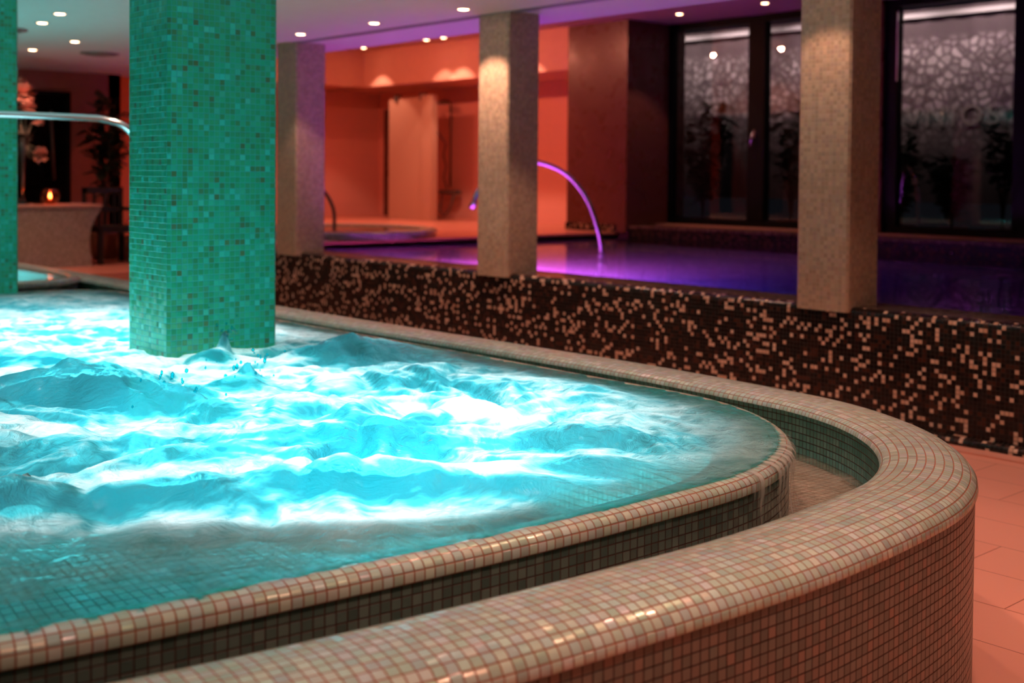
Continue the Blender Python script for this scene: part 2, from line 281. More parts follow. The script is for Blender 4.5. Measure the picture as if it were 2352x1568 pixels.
def spill_mat():
    m, nt, out = mk('spilling_water'); uv = N(nt, 'ShaderNodeUVMap'); mp = N(nt, 'ShaderNodeMapping'); mp.inputs['Scale'].default_value = (32, 2.2, 1); L(nt, uv.outputs[0], mp.inputs[0])
    nz = N(nt, 'ShaderNodeTexNoise'); nz.inputs['Scale'].default_value = 1; nz.inputs['Detail'].default_value = 3; L(nt, mp.outputs[0], nz.inputs['Vector'])
    su = N(nt, 'ShaderNodeAttribute', attribute_name='cover')
    thr = math_n(nt, 'ADD', nz.outputs[0], math_n(nt, 'SUBTRACT', su.outputs['Fac'], 0.5))
    mr = N(nt, 'ShaderNodeMapRange', interpolation_type='SMOOTHSTEP'); L(nt, thr, mr.inputs[0]); mr.inputs[1].default_value = 0.50; mr.inputs[2].default_value = 0.72
    df = N(nt, 'ShaderNodeBsdfDiffuse'); df.inputs[0].default_value = (.6, .62, .58, 1)
    gl = N(nt, 'ShaderNodeBsdfGlossy'); gl.inputs['Roughness'].default_value = 0.15
    bn = N(nt, 'ShaderNodeBump'); bn.inputs['Strength'].default_value = .7; bn.inputs['Distance'].default_value = .01; L(nt, nz.outputs[0], bn.inputs['Height']); L(nt, bn.outputs[0], gl.inputs['Normal'])
    m1 = N(nt, 'ShaderNodeMixShader'); m1.inputs[0].default_value = 0.2; L(nt, df.outputs[0], m1.inputs[1]); L(nt, gl.outputs[0], m1.inputs[2])
    tr = N(nt, 'ShaderNodeBsdfTransparent'); m2 = N(nt, 'ShaderNodeMixShader')
    L(nt, math_n(nt, 'MULTIPLY', mr.outputs[0], 0.62), m2.inputs[0]); L(nt, tr.outputs[0], m2.inputs[1]); L(nt, m1.outputs[0], m2.inputs[2])
    L(nt, m2.outputs[0], out.inputs[0]); return m
MT['spill'] = spill_mat()

# ================================================================== mesh helpers
class MB:
    def __init__(s): s.v = []; s.f = []; s.uv = []; s.sm = []
    def add(s, verts, faces, uvs=None, smooth=False):
        o = len(s.v); s.v += [tuple(p) for p in verts]
        for i, f in enumerate(faces):
            s.f.append(tuple(o+k for k in f)); s.sm.append(smooth)
            if uvs is not None: s.uv.append(list(uvs[i]))
            else:
                P = [Vector(verts[k]) for k in f]; n = (P[1]-P[0]).cross(P[2]-P[0]); a = [abs(c) for c in n]
                if a[2] >= a[0] and a[2] >= a[1]: s.uv.append([(p.x, p.y) for p in P])
                elif a[0] >= a[1]: s.uv.append([(p.y, p.z) for p in P])
                else: s.uv.append([(p.x, p.z) for p in P])
        return s
    def box(s, x0, x1, y0, y1, z0, z1):
        v = [(x0, y0, z0), (x1, y0, z0), (x1, y1, z0), (x0, y1, z0), (x0, y0, z1), (x1, y0, z1), (x1, y1, z1), (x0, y1, z1)]
        return s.add(v, [(0, 3, 2, 1), (4, 5, 6, 7), (0, 1, 5, 4), (1, 2, 6, 5), (2, 3, 7, 6), (3, 0, 4, 7)])
    def tube(s, pts, r, n=12, cap=True):
        pts = [Vector(p) for p in pts]; rs = r if isinstance(r, (list, tuple)) else [r]*len(pts)
        rings = []; ref = None
        for i, p in enumerate(pts):
            t = (pts[min(i+1, len(pts)-1)] - pts[max(i-1, 0)]).normalized()
            if ref is None: ref = t.orthogonal().normalized()
            ref = (ref - t*ref.dot(t)).normalized(); b = t.cross(ref)
            rings.append([p + (ref*cos(2*pi*k/n) + b*sin(2*pi*k/n))*rs[i] for k in range(n)])
        v = [q for rg in rings for q in rg]; f = []
        for i in range(len(pts)-1):
            for k in range(n): f.append((i*n+k, i*n+(k+1) % n, (i+1)*n+(k+1) % n, (i+1)*n+k))
        if cap: f.append(tuple(range(n-1, -1, -1))); f.append(tuple((len(pts)-1)*n+k for k in range(n)))
        return s.add(v, f, smooth=True)
    def lathe(s, prof, cx=0, cy=0, n=32, a=1.0, b=1.0, smooth=True):
        v = []; f = []; uvs = []
        for (r, z) in prof:
            for k in range(n): v.append((cx+r*a*cos(2*pi*k/n), cy+r*b*sin(2*pi*k/n), z))
        d = 0
        for i in range(len(prof)-1):
            dl = math.dist(prof[i], prof[i+1])
            for k in range(n):
                f.append((i*n+k, i*n+(k+1) % n, (i+1)*n+(k+1) % n, (i+1)*n+k))
                R = max(p[0] for p in prof); u0_, u1_ = 2*pi*R*k/n, 2*pi*R*(k+1)/n
                uvs.append([(u0_, d), (u1_, d), (u1_, d+dl), (u0_, d+dl)])
            d += dl
        return s.add(v, f, uvs, smooth)
    def build(s, name, mat, parent=None, sub=0):
        me = bpy.data.meshes.new(name); me.from_pydata(s.v, [], s.f); me.update()
        ul = me.uv_layers.new(name='UVMap'); flat = []
        for u in s.uv:
            for q in u: flat += [q[0], q[1]]
        ul.data.foreach_set('uv', flat)
        me.polygons.foreach_set('use_smooth', s.sm)
        me.materials.append(MT[mat] if isinstance(mat, str) else mat)
        o = bpy.data.objects.new(name, me); COL.objects.link(o)
        if parent is not None:
            o.parent = parent
            if parent.location.length > 0 or True:
                o.matrix_parent_inverse = Matrix.Translation(-Vector(wloc(parent)))
        return o
def wloc(o):
    p = Vector(o.location)
    return p
def tag(o, label, cat, group=None, kind=None):
    o['label'] = label; o['category'] = cat
    if group: o['group'] = group
    if kind: o['kind'] = kind
    return o
def struct(o, label=None):
    o['kind'] = 'structure'
    if label: o['label'] = label
    return o
def thing(name, loc, label, cat, group=None):
    o = bpy.data.objects.new(name, None); COL.objects.link(o); o.location = loc; o.empty_display_size = 0.1
    return tag(o, label, cat, group)
def child(mb, name, mat, parent):
    """vertices are given in world coordinates; parents are unrotated"""
    o = mb.build(name, mat); o.parent = parent
    w = Vector((0, 0, 0)); q = parent
    while q is not None: w += Vector(q.location); q = q.parent
    me = o.data; me.transform(Matrix.Translation(-w))
    return o
def light(name, kind, loc, col, power, parent=None, size=0.2, spot=None, blend=0.6, rot=None, size_y=None):
    d = bpy.data.lights.new(name, kind); d.color = col; d.energy = power
    if kind == 'AREA':
        d.shape = 'DISK' if size_y is None else 'RECTANGLE'; d.size = size
        if size_y: d.size_y = size_y
    else: d.shadow_soft_size = size
    if kind == 'SPOT': d.spot_size = spot; d.spot_blend = blend
    o = bpy.data.objects.new(name, d); COL.objects.link(o)
    if parent is not None:
        o.parent = parent; o.location = Vector(loc) - Vector(parent.location)
    else: o.location = loc
    if rot: o.rotation_euler = rot
    return o

# ------------------------------------------------------------------ paths
def catmull(pts, step=0.02):
    P = np.array(pts, float); n = len(P); out = []
    for i in range(n):
        p0, p1, p2, p3 = P[(i-1) % n], P[i], P[(i+1) % n], P[(i+2) % n]
        d = [max(np.linalg.norm(b-a), 1e-6)**0.5 for a, b in ((p0, p1), (p1, p2), (p2, p3))]
        t0, t1 = 0, d[0]; t2 = t1+d[1]; t3 = t2+d[2]
        m = max(4, int(np.linalg.norm(p2-p1)/0.01))
        for t in np.linspace(t1, t2, m, endpoint=False):
            A1 = (t1-t)/(t1-t0)*p0+(t-t0)/(t1-t0)*p1; A2 = (t2-t)/(t2-t1)*p1+(t-t1)/(t2-t1)*p2; A3 = (t3-t)/(t3-t2)*p2+(t-t2)/(t3-t2)*p3
            B1 = (t2-t)/(t2-t0)*A1+(t-t0)/(t2-t0)*A2; B2 = (t3-t)/(t3-t1)*A2+(t-t1)/(t3-t1)*A3
            out.append((t2-t)/(t2-t1)*B1+(t-t1)/(t2-t1)*B2)
    Q = np.array(out); Q = np.vstack([Q, Q[:1]])
    s = np.concatenate([[0], np.cumsum(np.linalg.norm(np.diff(Q, axis=0), axis=1))]); L_ = s[-1]
    k = int(L_/step); ss = np.linspace(0, L_, k, endpoint=False)
    R = np.stack([np.interp(ss, s, Q[:, 0]), np.interp(ss, s, Q[:, 1])], 1)
    for _ in range(6): R = (np.roll(R, 1, 0)+2*R+np.roll(R, -1, 0))/4
    T = np.roll(R, -1, 0)-np.roll(R, 1, 0); T /= np.linalg.norm(T, axis=1)[:, None]
    # counter-clockwise loop: outward normal = (ty,-tx)
    area = 0.5*np.sum(R[:, 0]*np.roll(R[:, 1], -1)-np.roll(R[:, 0], -1)*R[:, 1])
    Nn = np.stack([T[:, 1], -T[:, 0]], 1)*(1 if area > 0 else -1)
    for _ in range(20): Nn = (np.roll(Nn, 1, 0)+2*Nn+np.roll(Nn, -1, 0))/4
    Nn /= np.linalg.norm(Nn, axis=1)[:, None]
    return R, Nn, L_
def arc(cx, cy, r, a0, a1, n): return [(cx+r*cos(radians(a)), cy+r*sin(radians(a))) for a in np.linspace(a0, a1, n)]
PA = [(-3.6, -2.25), (-2.85, -1.75), (-2.48, -0.95), (-2.22, 0.0), (-2.055, 0.69), (-1.985, 1.2), (-1.935, 1.7), (-1.915, 2.15)] + arc(-2.90, 2.45, .985, 6, 86, 8) + \
     [(-3.3, 3.44), (-4.2, 3.45), (-5.5, 3.44), (-6.8, 3.44), (-7.5, 3.43)] + arc(-7.62, 3.0, .43, 80, 180, 5) + [(-8.06, 2.2), (-8.06, .5), (-8.0, -.9), (-7.5, -1.9), (-6.5, -2.3), (-5.0, -2.4)]
PB = [(-3.4, -2.55), (-2.65, -2.0), (-2.16, -1.05), (-1.79, 0.0), (-1.60, .7), (-1.515, 1.2), (-1.462, 1.7), (-1.432, 2.2)] + arc(-2.745, 2.62, 1.285, 4, 88, 9) + \
     [(-3.4, 3.955), (-4.3, 3.945), (-5.6, 3.92), (-7.0, 3.92), (-9.0, 3.94), (-11.0, 3.94), (-13.0, 3.93)] + arc(-13.2, 3.4, .53, 80, 170, 4) + [(-13.72, 2.0), (-13.72, 0), (-13.5, -2.0), (-12.5, -2.7), (-9, -2.8), (-5.5, -2.75)]
PC = [(-12.9, -1.9), (-10, -2.1), (-9.3, -1.8), (-8.85, -.9), (-8.72, .6), (-8.72, 2.4)] + arc(-9.25, 3.22, .50, 0, 85, 5) + [(-9.8, 3.73), (-11, 3.73), (-12.6, 3.72), (-13.1, 3.4), (-13.25, 2.2), (-13.25, -1.2)]
A_R, A_N, A_L = catmull(PA); B_R, B_N, B_L = catmull(PB); C_R, C_N, C_L = catmull(PC)

def sweep(path, prof, name, mat, parent, smooth=True, i0=None, i1=None, k=None):
    R, Nn, Ln = path; n = len(R); closed = i0 is None
    idx = np.arange(n) if closed else np.arange(i0, i1) % n
    m = len(idx); P = np.array(prof, float)
    vv = np.concatenate([[0], np.cumsum(np.hypot(np.diff(P[:, 0]), np.diff(P[:, 1])))])
    verts = []
    for d, z in P:
        XY = R[idx]+Nn[idx]*(d if k is None else (-.19+(d+.19)*k[idx])[:, None])
        verts += [(x, y, z) for x, y in XY]
    st = round(Ln/0.025)*0.025/n
    faces = []; uvs = []
    last = m if closed else m-1
    for j in range(len(P)-1):
        for i in range(last):
            i2 = (i+1) % m
            faces.append((j*m+i, j*m+i2, (j+1)*m+i2, (j+1)*m+i))
            uvs.append([(i*st, vv[j]), ((i+1)*st, vv[j]), ((i+1)*st, vv[j+1]), (i*st, vv[j+1])])
    mb = MB(); mb.add(verts, faces, uvs, smooth)
    return child(mb, name, mat, parent) if parent is not None else mb.build(name, mat)

def inside(poly, X, Y):
    r = np.zeros(X.shape, bool); n = len(poly); j = n-1
    for i in range(n):
        xi, yi = poly[i]; xj, yj = poly[j]
        c = ((yi > Y) != (yj > Y)) & (X < (xj-xi)*(Y-yi)/(yj-yi+1e-12)+xi); r ^= c; j = i
    return r
def ngon(mb, pts, z, up=True):
    v = [(x, y, z) for x, y in pts]; f = tuple(range(len(v))) if up else tuple(range(len(v)-1, -1, -1))
    mb.add(v, [f], [[(p[0], p[1]) for p in (v if up else v[::-1])]])
    return mb
def area_ccw(R): return 0.5*np.sum(R[:, 0]*np.roll(R[:, 1], -1)-np.roll(R[:, 0], -1)*R[:, 1]) > 0

# ================================================================== numpy noise
def vnoise(x, y, seed=0):
    rs = np.random.RandomState(seed); T = rs.rand(256, 256)*2*pi
    xi = np.floor(x).astype(int); yi = np.floor(y).astype(int); xf = x-xi; yf = y-yi
    def g(a, b):
        t = T[a & 255, b & 255]; return np.cos(t)*(x-a)+np.sin(t)*(y-b)
    u = xf**3*(xf*(xf*6-15)+10); v = yf**3*(yf*(yf*6-15)+10)
    n0 = g(xi, yi)*(1-u)+g(xi+1, yi)*u; n1 = g(xi, yi+1)*(1-u)+g(xi+1, yi+1)*u
    return (n0*(1-v)+n1*v)*1.4
def fbm(x, y, o=4, seed=0, gain=.5):
    s = 0; a = 1
    for k in range(o): s = s+a*vnoise(x*2**k, y*2**k, seed+k); a *= gain
    return s

# ================================================================== room shell
def sbox(name, mat, *b):
    mb = MB(); mb.box(*b); return struct(mb.build(name, mat))
sbox('floor', 'floor', -15.0, 4.5, -5.0, 6.15, -0.15, 0.0)
# raised terrace behind the whirlpools
d = sbox('trim_1', 'deck', -15.0, -12.0, 3.98, 6.14, 0.0, 0.40); d['label'] = 'raised tiled step floor behind the far whirlpool'
# pool surround: ledge wall, with a rounded top edge and a plinth course
sur = thing('pool_surround', (-6, 6.2, 0), 'long low wall in black and beige speckled mosaic in front of the violet pool', 'pool wall')
def surprof(x0, x1, nm, mat):
    pr = [(6.085, 0.0), (6.082, 0.02), (6.084, .034), (6.092, .045), (6.105, .052), (6.125, .056), (6.135, .058)] if nm == 'plinth' else \
         [(6.14, .05), (6.14, .655), (6.143, .668), (6.152, .680), (6.165, .687), (6.185, .690)]
    if nm == 'top_ledge': pr = [(6.185, .690), (6.30, .690), (6.62, .680), (6.66, .675), (6.68, .655), (6.68, .60), (6.68, -0.6)]
    v = []; f = []; uv = []; dd = 0
    for y, z in pr: v += [(x0, y, z), (x1, y, z)]
    for i in range(len(pr)-1):
        dl = math.dist(pr[i], pr[i+1]); f.append((2*i, 2*i+1, 2*i+3, 2*i+2)); uv.append([(x0, dd), (x1, dd), (x1, dd+dl), (x0, dd+dl)]); dd += dl
    mb = MB(); mb.add(v, f, uv, True); return child(mb, nm, mat, sur)
surprof(-13.5, 3.5, 'front_face', 'black'); surprof(-13.5, 3.5, 'plinth', 'black'); surprof(-11.4, 3.5, 'top_ledge', 'ledge')
sbox('baseboard_pool', 'floor', -15, 4.5, 5.98, 6.082, 0.0, 0.012)

# pool shell
ps = sbox('trim_2', 'pool', -11.4, 3.5, 6.68, 12.05, -0.65, -0.6); ps['label'] = 'floor of the violet pool'
ps = sbox('trim_3', 'pool', -11.45, -11.2, 6.68, 12.05, -0.6, 0.66); ps['label'] = 'left end wall of the violet pool'
ps = sbox('trim_4', 'pool', 3.4, 3.5, 6.68, 12.05, -0.6, 0.69); ps['label'] = 'right end wall of the violet pool'
rs_ = thing('window_ledge', (-6, 12.1, .6), 'black speckled mosaic step at the far pool edge below the windows', 'ledge')
mb = MB(); mb.box(-11.0, 3.5, 12.05, 12.9, -0.6, 0.755); child(mb, 'riser', 'riser', rs_)
mb = MB(); mb.box(-11.0, 3.5, 12.03, 12.9, 0.755, 0.785); child(mb, 'ledge_top', 'ledge', rs_)
# deck on the left with the showers
sbox('floor_shower_deck', 'deck', -18.6, -11.2, 6.14, 13.3, 0.55, 0.69)
sbox('floor_left_terrace', 'deck', -18.6, -13.5, 6.14, 13.3, 0.0, 0.55)

# walls
sbox('wall_back_shower', 'wall_tile', -18.6, -12.16, 13.2, 13.35, 0.69, 2.96)
sbox('wall_left_shower', 'wall_tile', -18.6, -18.4, 6.14, 13.2, 0.69, 2.96)
sbox('wall_left', 'wall_red', -15.1, -14.9, -5, 6.6, 0.0, 2.7)
sbox('wall_left_return', 'wall_red', -18.6, -14.9, 6.44, 6.6, 0.0, 3.57)
sbox('wall_bulkhead_back', 'bulk', -18.6, -12.16, 12.0, 12.15, 2.96, 3.57)
sbox('wall_bulkhead_left', 'bulk', -17.35, -17.2, 6.6, 12.0, 2.96, 3.57)
sbox('ceiling_shower', 'bulk', -18.6, -12.16, 12.15, 13.2, 2.96, 3.02)
sbox('ceiling_shower_left', 'bulk', -18.6, -17.35, 6.6, 12.15, 2.96, 3.02)
sbox('wall_back_jog', 'wall_brown', -12.16, -11.02, 12.0, 13.2, 0.69, 3.57)
t1 = MB(); t1.box(-12.16, -11.2, 11.985, 12.0, .69, .79); t1.box(-12.175, -12.16, 11.985, 13.2, .69, .79)
struct(t1.build('baseboard_back', 'black'))
sbox('wall_back_windows_top', 'black_metal', -11.02, 3.5, 12.86, 13.1, 3.50, 3.57)
sbox('wall_back_pier', 'wall_brown', -8.15, -7.66, 12.80, 13.1, 0.785, 3.57)
sbox('wall_back_right', 'wall_brown', -5.0, 3.5, 12.86, 13.1, 0.785, 3.57)
sbox('wall_right', 'wall_red', 3.5, 3.7, -5, 13.1, 0.0, 3.57)
sbox('wall_front', 'wall_red', -15.1, 4.5, -5.2, -5.0, 0.0, 2.7)
sbox('wall_right_front', 'wall_red', 4.4, 4.5, -5.0, 6.14, 0.0, 2.7)
# ceilings
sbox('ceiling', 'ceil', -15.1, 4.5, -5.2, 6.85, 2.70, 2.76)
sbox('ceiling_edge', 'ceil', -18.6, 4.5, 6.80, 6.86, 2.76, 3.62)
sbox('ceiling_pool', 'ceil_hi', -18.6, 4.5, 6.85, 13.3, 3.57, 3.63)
sl = MB(); sl.box(-9.9, 3.0, 6.135, 6.165, 2.694, 2.700); struct(sl.build('trim_5', 'slot'), 'dark linear air slot in the ceiling')
sl = MB(); sl.box(-9.9, 3.0, 6.105, 6.135, 2.690, 2.700); sl.box(-9.9, 3.0, 6.165, 6.185, 2.690, 2.700); struct(sl.build('trim_6', 'vent'), 'grey metal edge of the linear air slot')

# ================================================================== windows
def window(idx, x0, x1, mullions, z0, z1, handle):
    Y = 12.9
    w = bpy.data.objects.new('window_%d' % idx, None); COL.objects.link(w); w.location = ((x0+x1)/2, Y, z0); w['kind'] = 'structure'
    fw = 0.19
    fr = MB(); fr.box(x0, x1, Y-.05, Y+.06, z0-.04, z0+.05); fr.box(x0, x1, Y-.05, Y+.06, z1-.02, z1+.08)
    fr.box(x0, x0+fw, Y-.05, Y+.06, z0+.05, z1-.02); fr.box(x1-fw, x1, Y-.05, Y+.06, z0+.05, z1-.02); child(fr, 'window_frame', 'black_metal', w)
    edges = [x0+fw] + [e for a in mullions for e in a] + [x1-fw]
    for a, b in mullions:
        m_ = MB(); m_.box(a, b, Y-.07, Y+.06, z0+.05, z1-.02); mm = child(m_, 'mullion', 'black_metal', w)
        if handle:
            h = MB(); h.tube([(a+.11, Y-.07, 2.02), (a+.11, Y-.12, 2.02), (a+.10, Y-.125, 1.95), (a+.085, Y-.125, 1.86)], .013); h.box(a+.09, a+.13, Y-.08, Y-.07, 1.97, 2.07)
            child(h, 'window_handle', 'steel', mm)
    for k in range(0, len(edges), 2):
        g = MB(); g.box(edges[k], edges[k+1], Y-.006, Y+.006, z0+.05, z1-.02); child(g, 'pane', 'glass', w)
    return w
window(1, -11.14, -8.12, [(-9.64, -9.38)], .84, 3.50, True)
w2 = window(2, -7.68, -5.9, [], .84, 3.50, False)
st = MB(); st.box(-7.505, -7.49, 12.835, 12.85, 2.6, 3.42); child(st, 'steel_strip', 'steel', w2)
sbox('wall_back_pier_right', 'black_metal', -5.9, -5.0, 12.84, 13.1, 0.785, 3.57)
sl = MB(); sl.box(-11.02, 3.5, 12.60, 12.86, .785, .80); struct(sl.build('trim_7', 'sill'), 'stone window sill')

# outside: terrace, blinds with pebble print and letters, planters
sbox('floor_terrace', 'ground', -14.0, 0.0, 13.1, 20.0, 0.4, 0.55)
def blind(x0, x1, label, letters):
    b = thing('patterned_blind', ((x0+x1)/2, 14.2, .8), label, 'blind', 'printed blinds behind the windows')
    m_ = MB(); n = 60; v = []; f = []; uv = []
    for i in range(n+1):
        x = x0+(x1-x0)*i/n; y = 14.2+.012*sin(i*.9); v += [(x, y, 1.15), (x, y, 3.62)]
    for i in range(n): f.append((2*i, 2*i+2, 2*i+3, 2*i+1)); uv.append([(v[k][0], v[k][2]) for k in f[-1]])
    m_.add(v, f, uv, True); child(m_, 'fabric', 'blind', b)
    m_ = MB(); m_.box(x0, x1, 14.10, 14.16, 3.50, 3.56); child(m_, 'blind_bar', 'blindbar', b)
    if letters:
        cu_ = bpy.data.curves.new('letters', 'FONT'); cu_.body = letters; cu_.size = 0.37; cu_.extrude = 0.004; cu_.space_character = 1.25
        to = bpy.data.objects.new('letters', cu_); COL.objects.link(to)
        dg = bpy.context.evaluated_depsgraph_get(); me = bpy.data.meshes.new_from_object(to.evaluated_get(dg)); COL.objects.unlink(to); bpy.data.objects.remove(to)
        me.materials.clear(); me.materials.append(MT['letter']); lo = bpy.data.objects.new('printed_letters', me); COL.objects.link(lo)
        lo.parent = b; lo.rotation_euler = (pi/2, 0, 0); lo.location = (letters_x - b.location.x, -.03, 2.12-.8)
letters_x = -8.14
blind(-12.6, -9.2, 'grey blind with pale pebble print outside the left window', None)
blind(-9.1, -6.3, 'grey blind with pebble print and large letters outside the right window', 'VNIOS')
for x in (-12.0, -10.8, -9.4, -8.2, -7.0):
    light('terrace_lamp', 'SPOT', (x, 13.35, 3.85), (1.0, .80, .78), 125, size=.08, spot=radians(100), blend=1.0, rot=(radians(58), 0, 0))

def leafplant(loc, h, spread, nleaf, leaf, label, potted=True, mats=('pot', 'stem', 'leaf'), name='potted_shrub', seed=1, top=False, group=None):
    rr = random.Random(seed); x, y, z = loc
    p = thing(name, loc, label, 'plant', group); z0 = z
    if potted:
        m_ = MB(); m_.lathe([(0, z), (.13, z), (.15, z+.02), (.18, z+.30), (.19, z+.32), (.17, z+.32), (.165, z+.29)], x, y, 24); potp = child(m_, 'pot', mats[0], p)
        m_ = MB(); m_.lathe([(0, z+.29), (.166, z+.29)], x, y, 20); child(m_, 'soil', 'soil', potp); z0 = z+.28
    st_ = MB(); lf = MB()
    tips = []
    for k in range(9):
        a = rr.uniform(0, 2*pi); R = spread*rr.uniform(.2, 1); hh = h*rr.uniform(.55, 1)
        pts = [Vector((x+R*cos(a)*t*t, y+R*sin(a)*t*t, z0+(hh)*t)) for t in (0, .35, .7, 1)]
        st_.tube(pts, [.012, .010, .007, .003], 6); tips.append(pts)
    for k in range(nleaf):
        pts = rr.choice(tips); t = rr.uniform(.5 if top else .25, 1); i = min(2, int(t*3)); q = pts[i].lerp(pts[i+1], t*3-i)
        a = rr.uniform(0, 2*pi); e = rr.uniform(-.5, .7); Lf = leaf*rr.uniform(.6, 1.2)
        dvec = Vector((cos(a)*cos(e), sin(a)*cos(e), sin(e))); sd = dvec.cross(Vector((0, 0, 1))).normalized()*Lf*.28; up = sd.cross(dvec).normalized()*Lf*.08
        v = [q, q+dvec*Lf*.35+sd+up, q+dvec*Lf*.35-up*0.5, q+dvec*Lf*.35-sd+up, q+dvec*Lf*.75+sd*.7, q+dvec*Lf*.75-up, q+dvec*Lf*.75-sd*.7, q+dvec*Lf]
        lf.add(v, [(0, 1, 2), (0, 2, 3), (1, 4, 5, 2), (2, 5, 6, 3), (4, 7, 5), (5, 7, 6)], smooth=True)
    child(st_, 'stems', mats[1], p); child(lf, 'foliage', mats[2], p)
    return p
PG = 'dark shrubs in pots outside the windows'
leafplant((-10.95, 13.55, .55), 1.75, .42, 420, .21, 'tall bushy dark potted shrub outside the left part of the left window', seed=3)
leafplant((-9.55, 13.7, .55), 1.65, .30, 150, .20, 'dark potted shrub outside the window just left of the large right pillar', seed=5, top=True)
leafplant((-7.85, 13.6, .55), 1.35, .30, 230, .17, 'dark potted shrub at the left edge of the right window', seed=8)
leafplant((-7.15, 13.55, .55), 1.0, .40, 420, .17, 'low wide dark potted shrub in the middle of the right window', seed=9)
leafplant((-6.55, 13.6, .55), 1.50, .30, 190, .18, 'tall dark potted shrub at the right edge of the right window', seed=12, top=True)

# ================================================================== columns
def column(x1, y0, wx, wy, z0, z1, label, mat, ch=0.014, group=None):
    x0 = x1-wx; y1 = y0+wy
    o = thing('mosaic_pillar', ((x0+x1)/2, (y0+y1)/2, z0), label, 'pillar', group)
    P = [(x0+ch, y0), (x1-ch, y0), (x1, y0+ch), (x1, y1-ch), (x1-ch, y1), (x0+ch, y1), (x0, y1-ch), (x0, y0+ch)]
    v = []; f = []; uv = []; d_ = 0
    for i in range(8):
        a = P[i]; b = P[(i+1) % 8]; l = math.dist(a, b); k = len(v)
        v += [(a[0], a[1], z0), (b[0], b[1], z0), (b[0], b[1], z1), (a[0], a[1], z1)]; f.append((k, k+1, k+2, k+3))
        # the narrow arris reads as one column of tiles
        e = .025*max(1, round(l/.025)); uv.append([(d_, z0), (d_+e, z0), (d_+e, z1), (d_, z1)]); d_ += e
    mb = MB(); mb.add(v, f, uv); k = len(mb.v)
    child(mb, 'shaft', mat, o); return o
column(-4.745, 2.311, .395, .53, .02, 2.70, 'large square pillar with teal lit mosaic standing in the foaming whirlpool', 'column')
column(-7.98, 2.311, .395, .53, .02, 2.70, 'teal lit mosaic pillar at the left edge of the picture', 'column')
column(-9.87, 6.11, .36, .33, .66, 2.70, 'farthest beige mosaic pillar on the speckled wall, just right of the large teal pillar', 'column_b')
column(-6.84, 6.11, .36, .33, .66, 2.70, 'middle beige mosaic pillar on the speckled wall, with a bright lamp spot at its top', 'column_b')
column(-3.86, 6.11, .355, .33, .66, 2.70, 'nearest beige mosaic pillar on the speckled wall, between the two windows', 'column_b')

# ================================================================== whirlpool masonry
wp = thing('whirlpool', (-4.5, 1.0, 0), 'pale mosaic whirlpool basin with rounded rim and overflow channel in the foreground', 'whirlpool')
rimA = [(.008, .602), (.010, .608), (.009, .627), (.001, .638), (-.012, .6455), (-.030, .6485), (-.05, .6465), (-.075, .641), (-.10, .634), (-.13, .625), (-.16, .613), (-.19, .60)]
sweep((A_R, A_N, A_L), rimA, 'inner_rim', 'rim', wp)
sweep((A_R, A_N, A_L), [(0, .40), (0, .606)], 'inner_wall', 'dark', wp)
kk = np.clip((1.9-A_R[:, 1])/.9, 0, 1); kk = np.where(A_R[:, 0] > -3.6, kk*kk*(3-2*kk), 0); kk = .18+1.6*kk
sweep((A_R, A_N, A_L), [(-.19, .60), (-.30, .593), (-.42, .588), (-.43, .57), (-.44, .05)], 'submerged_bench', 'basin', wp, k=kk)
mb = MB(); q = A_R - A_N*.22; ngon(mb, [tuple(p) for p in q[::4]], .05); child(mb, 'basin_floor', 'basin', wp)
rimB = [(.000, .570), (.004, .574), (.002, .590), (-.010, .606), (-.028, .619), (-.055, .629), (-.09, .635), (-.14, .639), (-.19, .637), (-.225, .632), (-.25, .624), (-.262, .614), (-.266, .602)]
sweep((B_R, B_N, B_L), rimB, 'outer_rim', 'rim', wp)
sweep((B_R, B_N, B_L), [(-.004, 0), (-.004, .574)], 'outer_wall', 'outer', wp)
sweep((B_R, B_N, B_L), [(-.266, .602), (-.258, .601), (-.258, .40)], 'channel_wall', 'channel', wp)
mb = MB(); ngon(mb, [tuple(p) for p in (B_R-B_N*.24)[::4]], .43); cf = child(mb, 'channel_floor', 'gutter', wp)
# cut the channel floor out under the basins: rebuild it as ring strips instead
bpy.data.objects.remove(cf)
def ring_between(outer, inners, z, name, mat, parent, cell=0.05, bounds=None):
    x0, y0 = outer.min(0); x1, y1 = outer.max(0)
    xs = np.arange(x0, x1+cell, cell); ys = np.arange(y0, y1+cell, cell)
    XC, YC = np.meshgrid((xs[:-1]+xs[1:])/2, (ys[:-1]+ys[1:])/2, indexing='ij')
    ok = inside(outer, XC, YC)
    for q in inners: ok &= ~inside(q, XC, YC)
    ids = {}; v = []; f = []
    def vid(i, j):
        if (i, j) not in ids: ids[(i, j)] = len(v); v.append((xs[i], ys[j], z))
        return ids[(i, j)]
    for i, j in zip(*np.nonzero(ok)): f.append((vid(i, j), vid(i+1, j), vid(i+1, j+1), vid(i, j+1)))
    mb = MB(); mb.add(v, f); return child(mb, name, mat, parent) if parent is not None else mb.build(name, mat)
gA = (A_R-A_N*.10)[::6]; gC = (C_R-C_N*.10)[::6]; gB = (B_R-B_N*.15)[::6]
ring_between(gB, [gA, gC], .435, 'channel_floor', 'gutter', wp)
gw = ring_between(gB, [gA, gC], .462, 'channel_water', 'gutterwater', None)
tag(gw, 'thin rippling water with fine foam in the overflow channel around the whirlpool', 'water', kind='stuff')
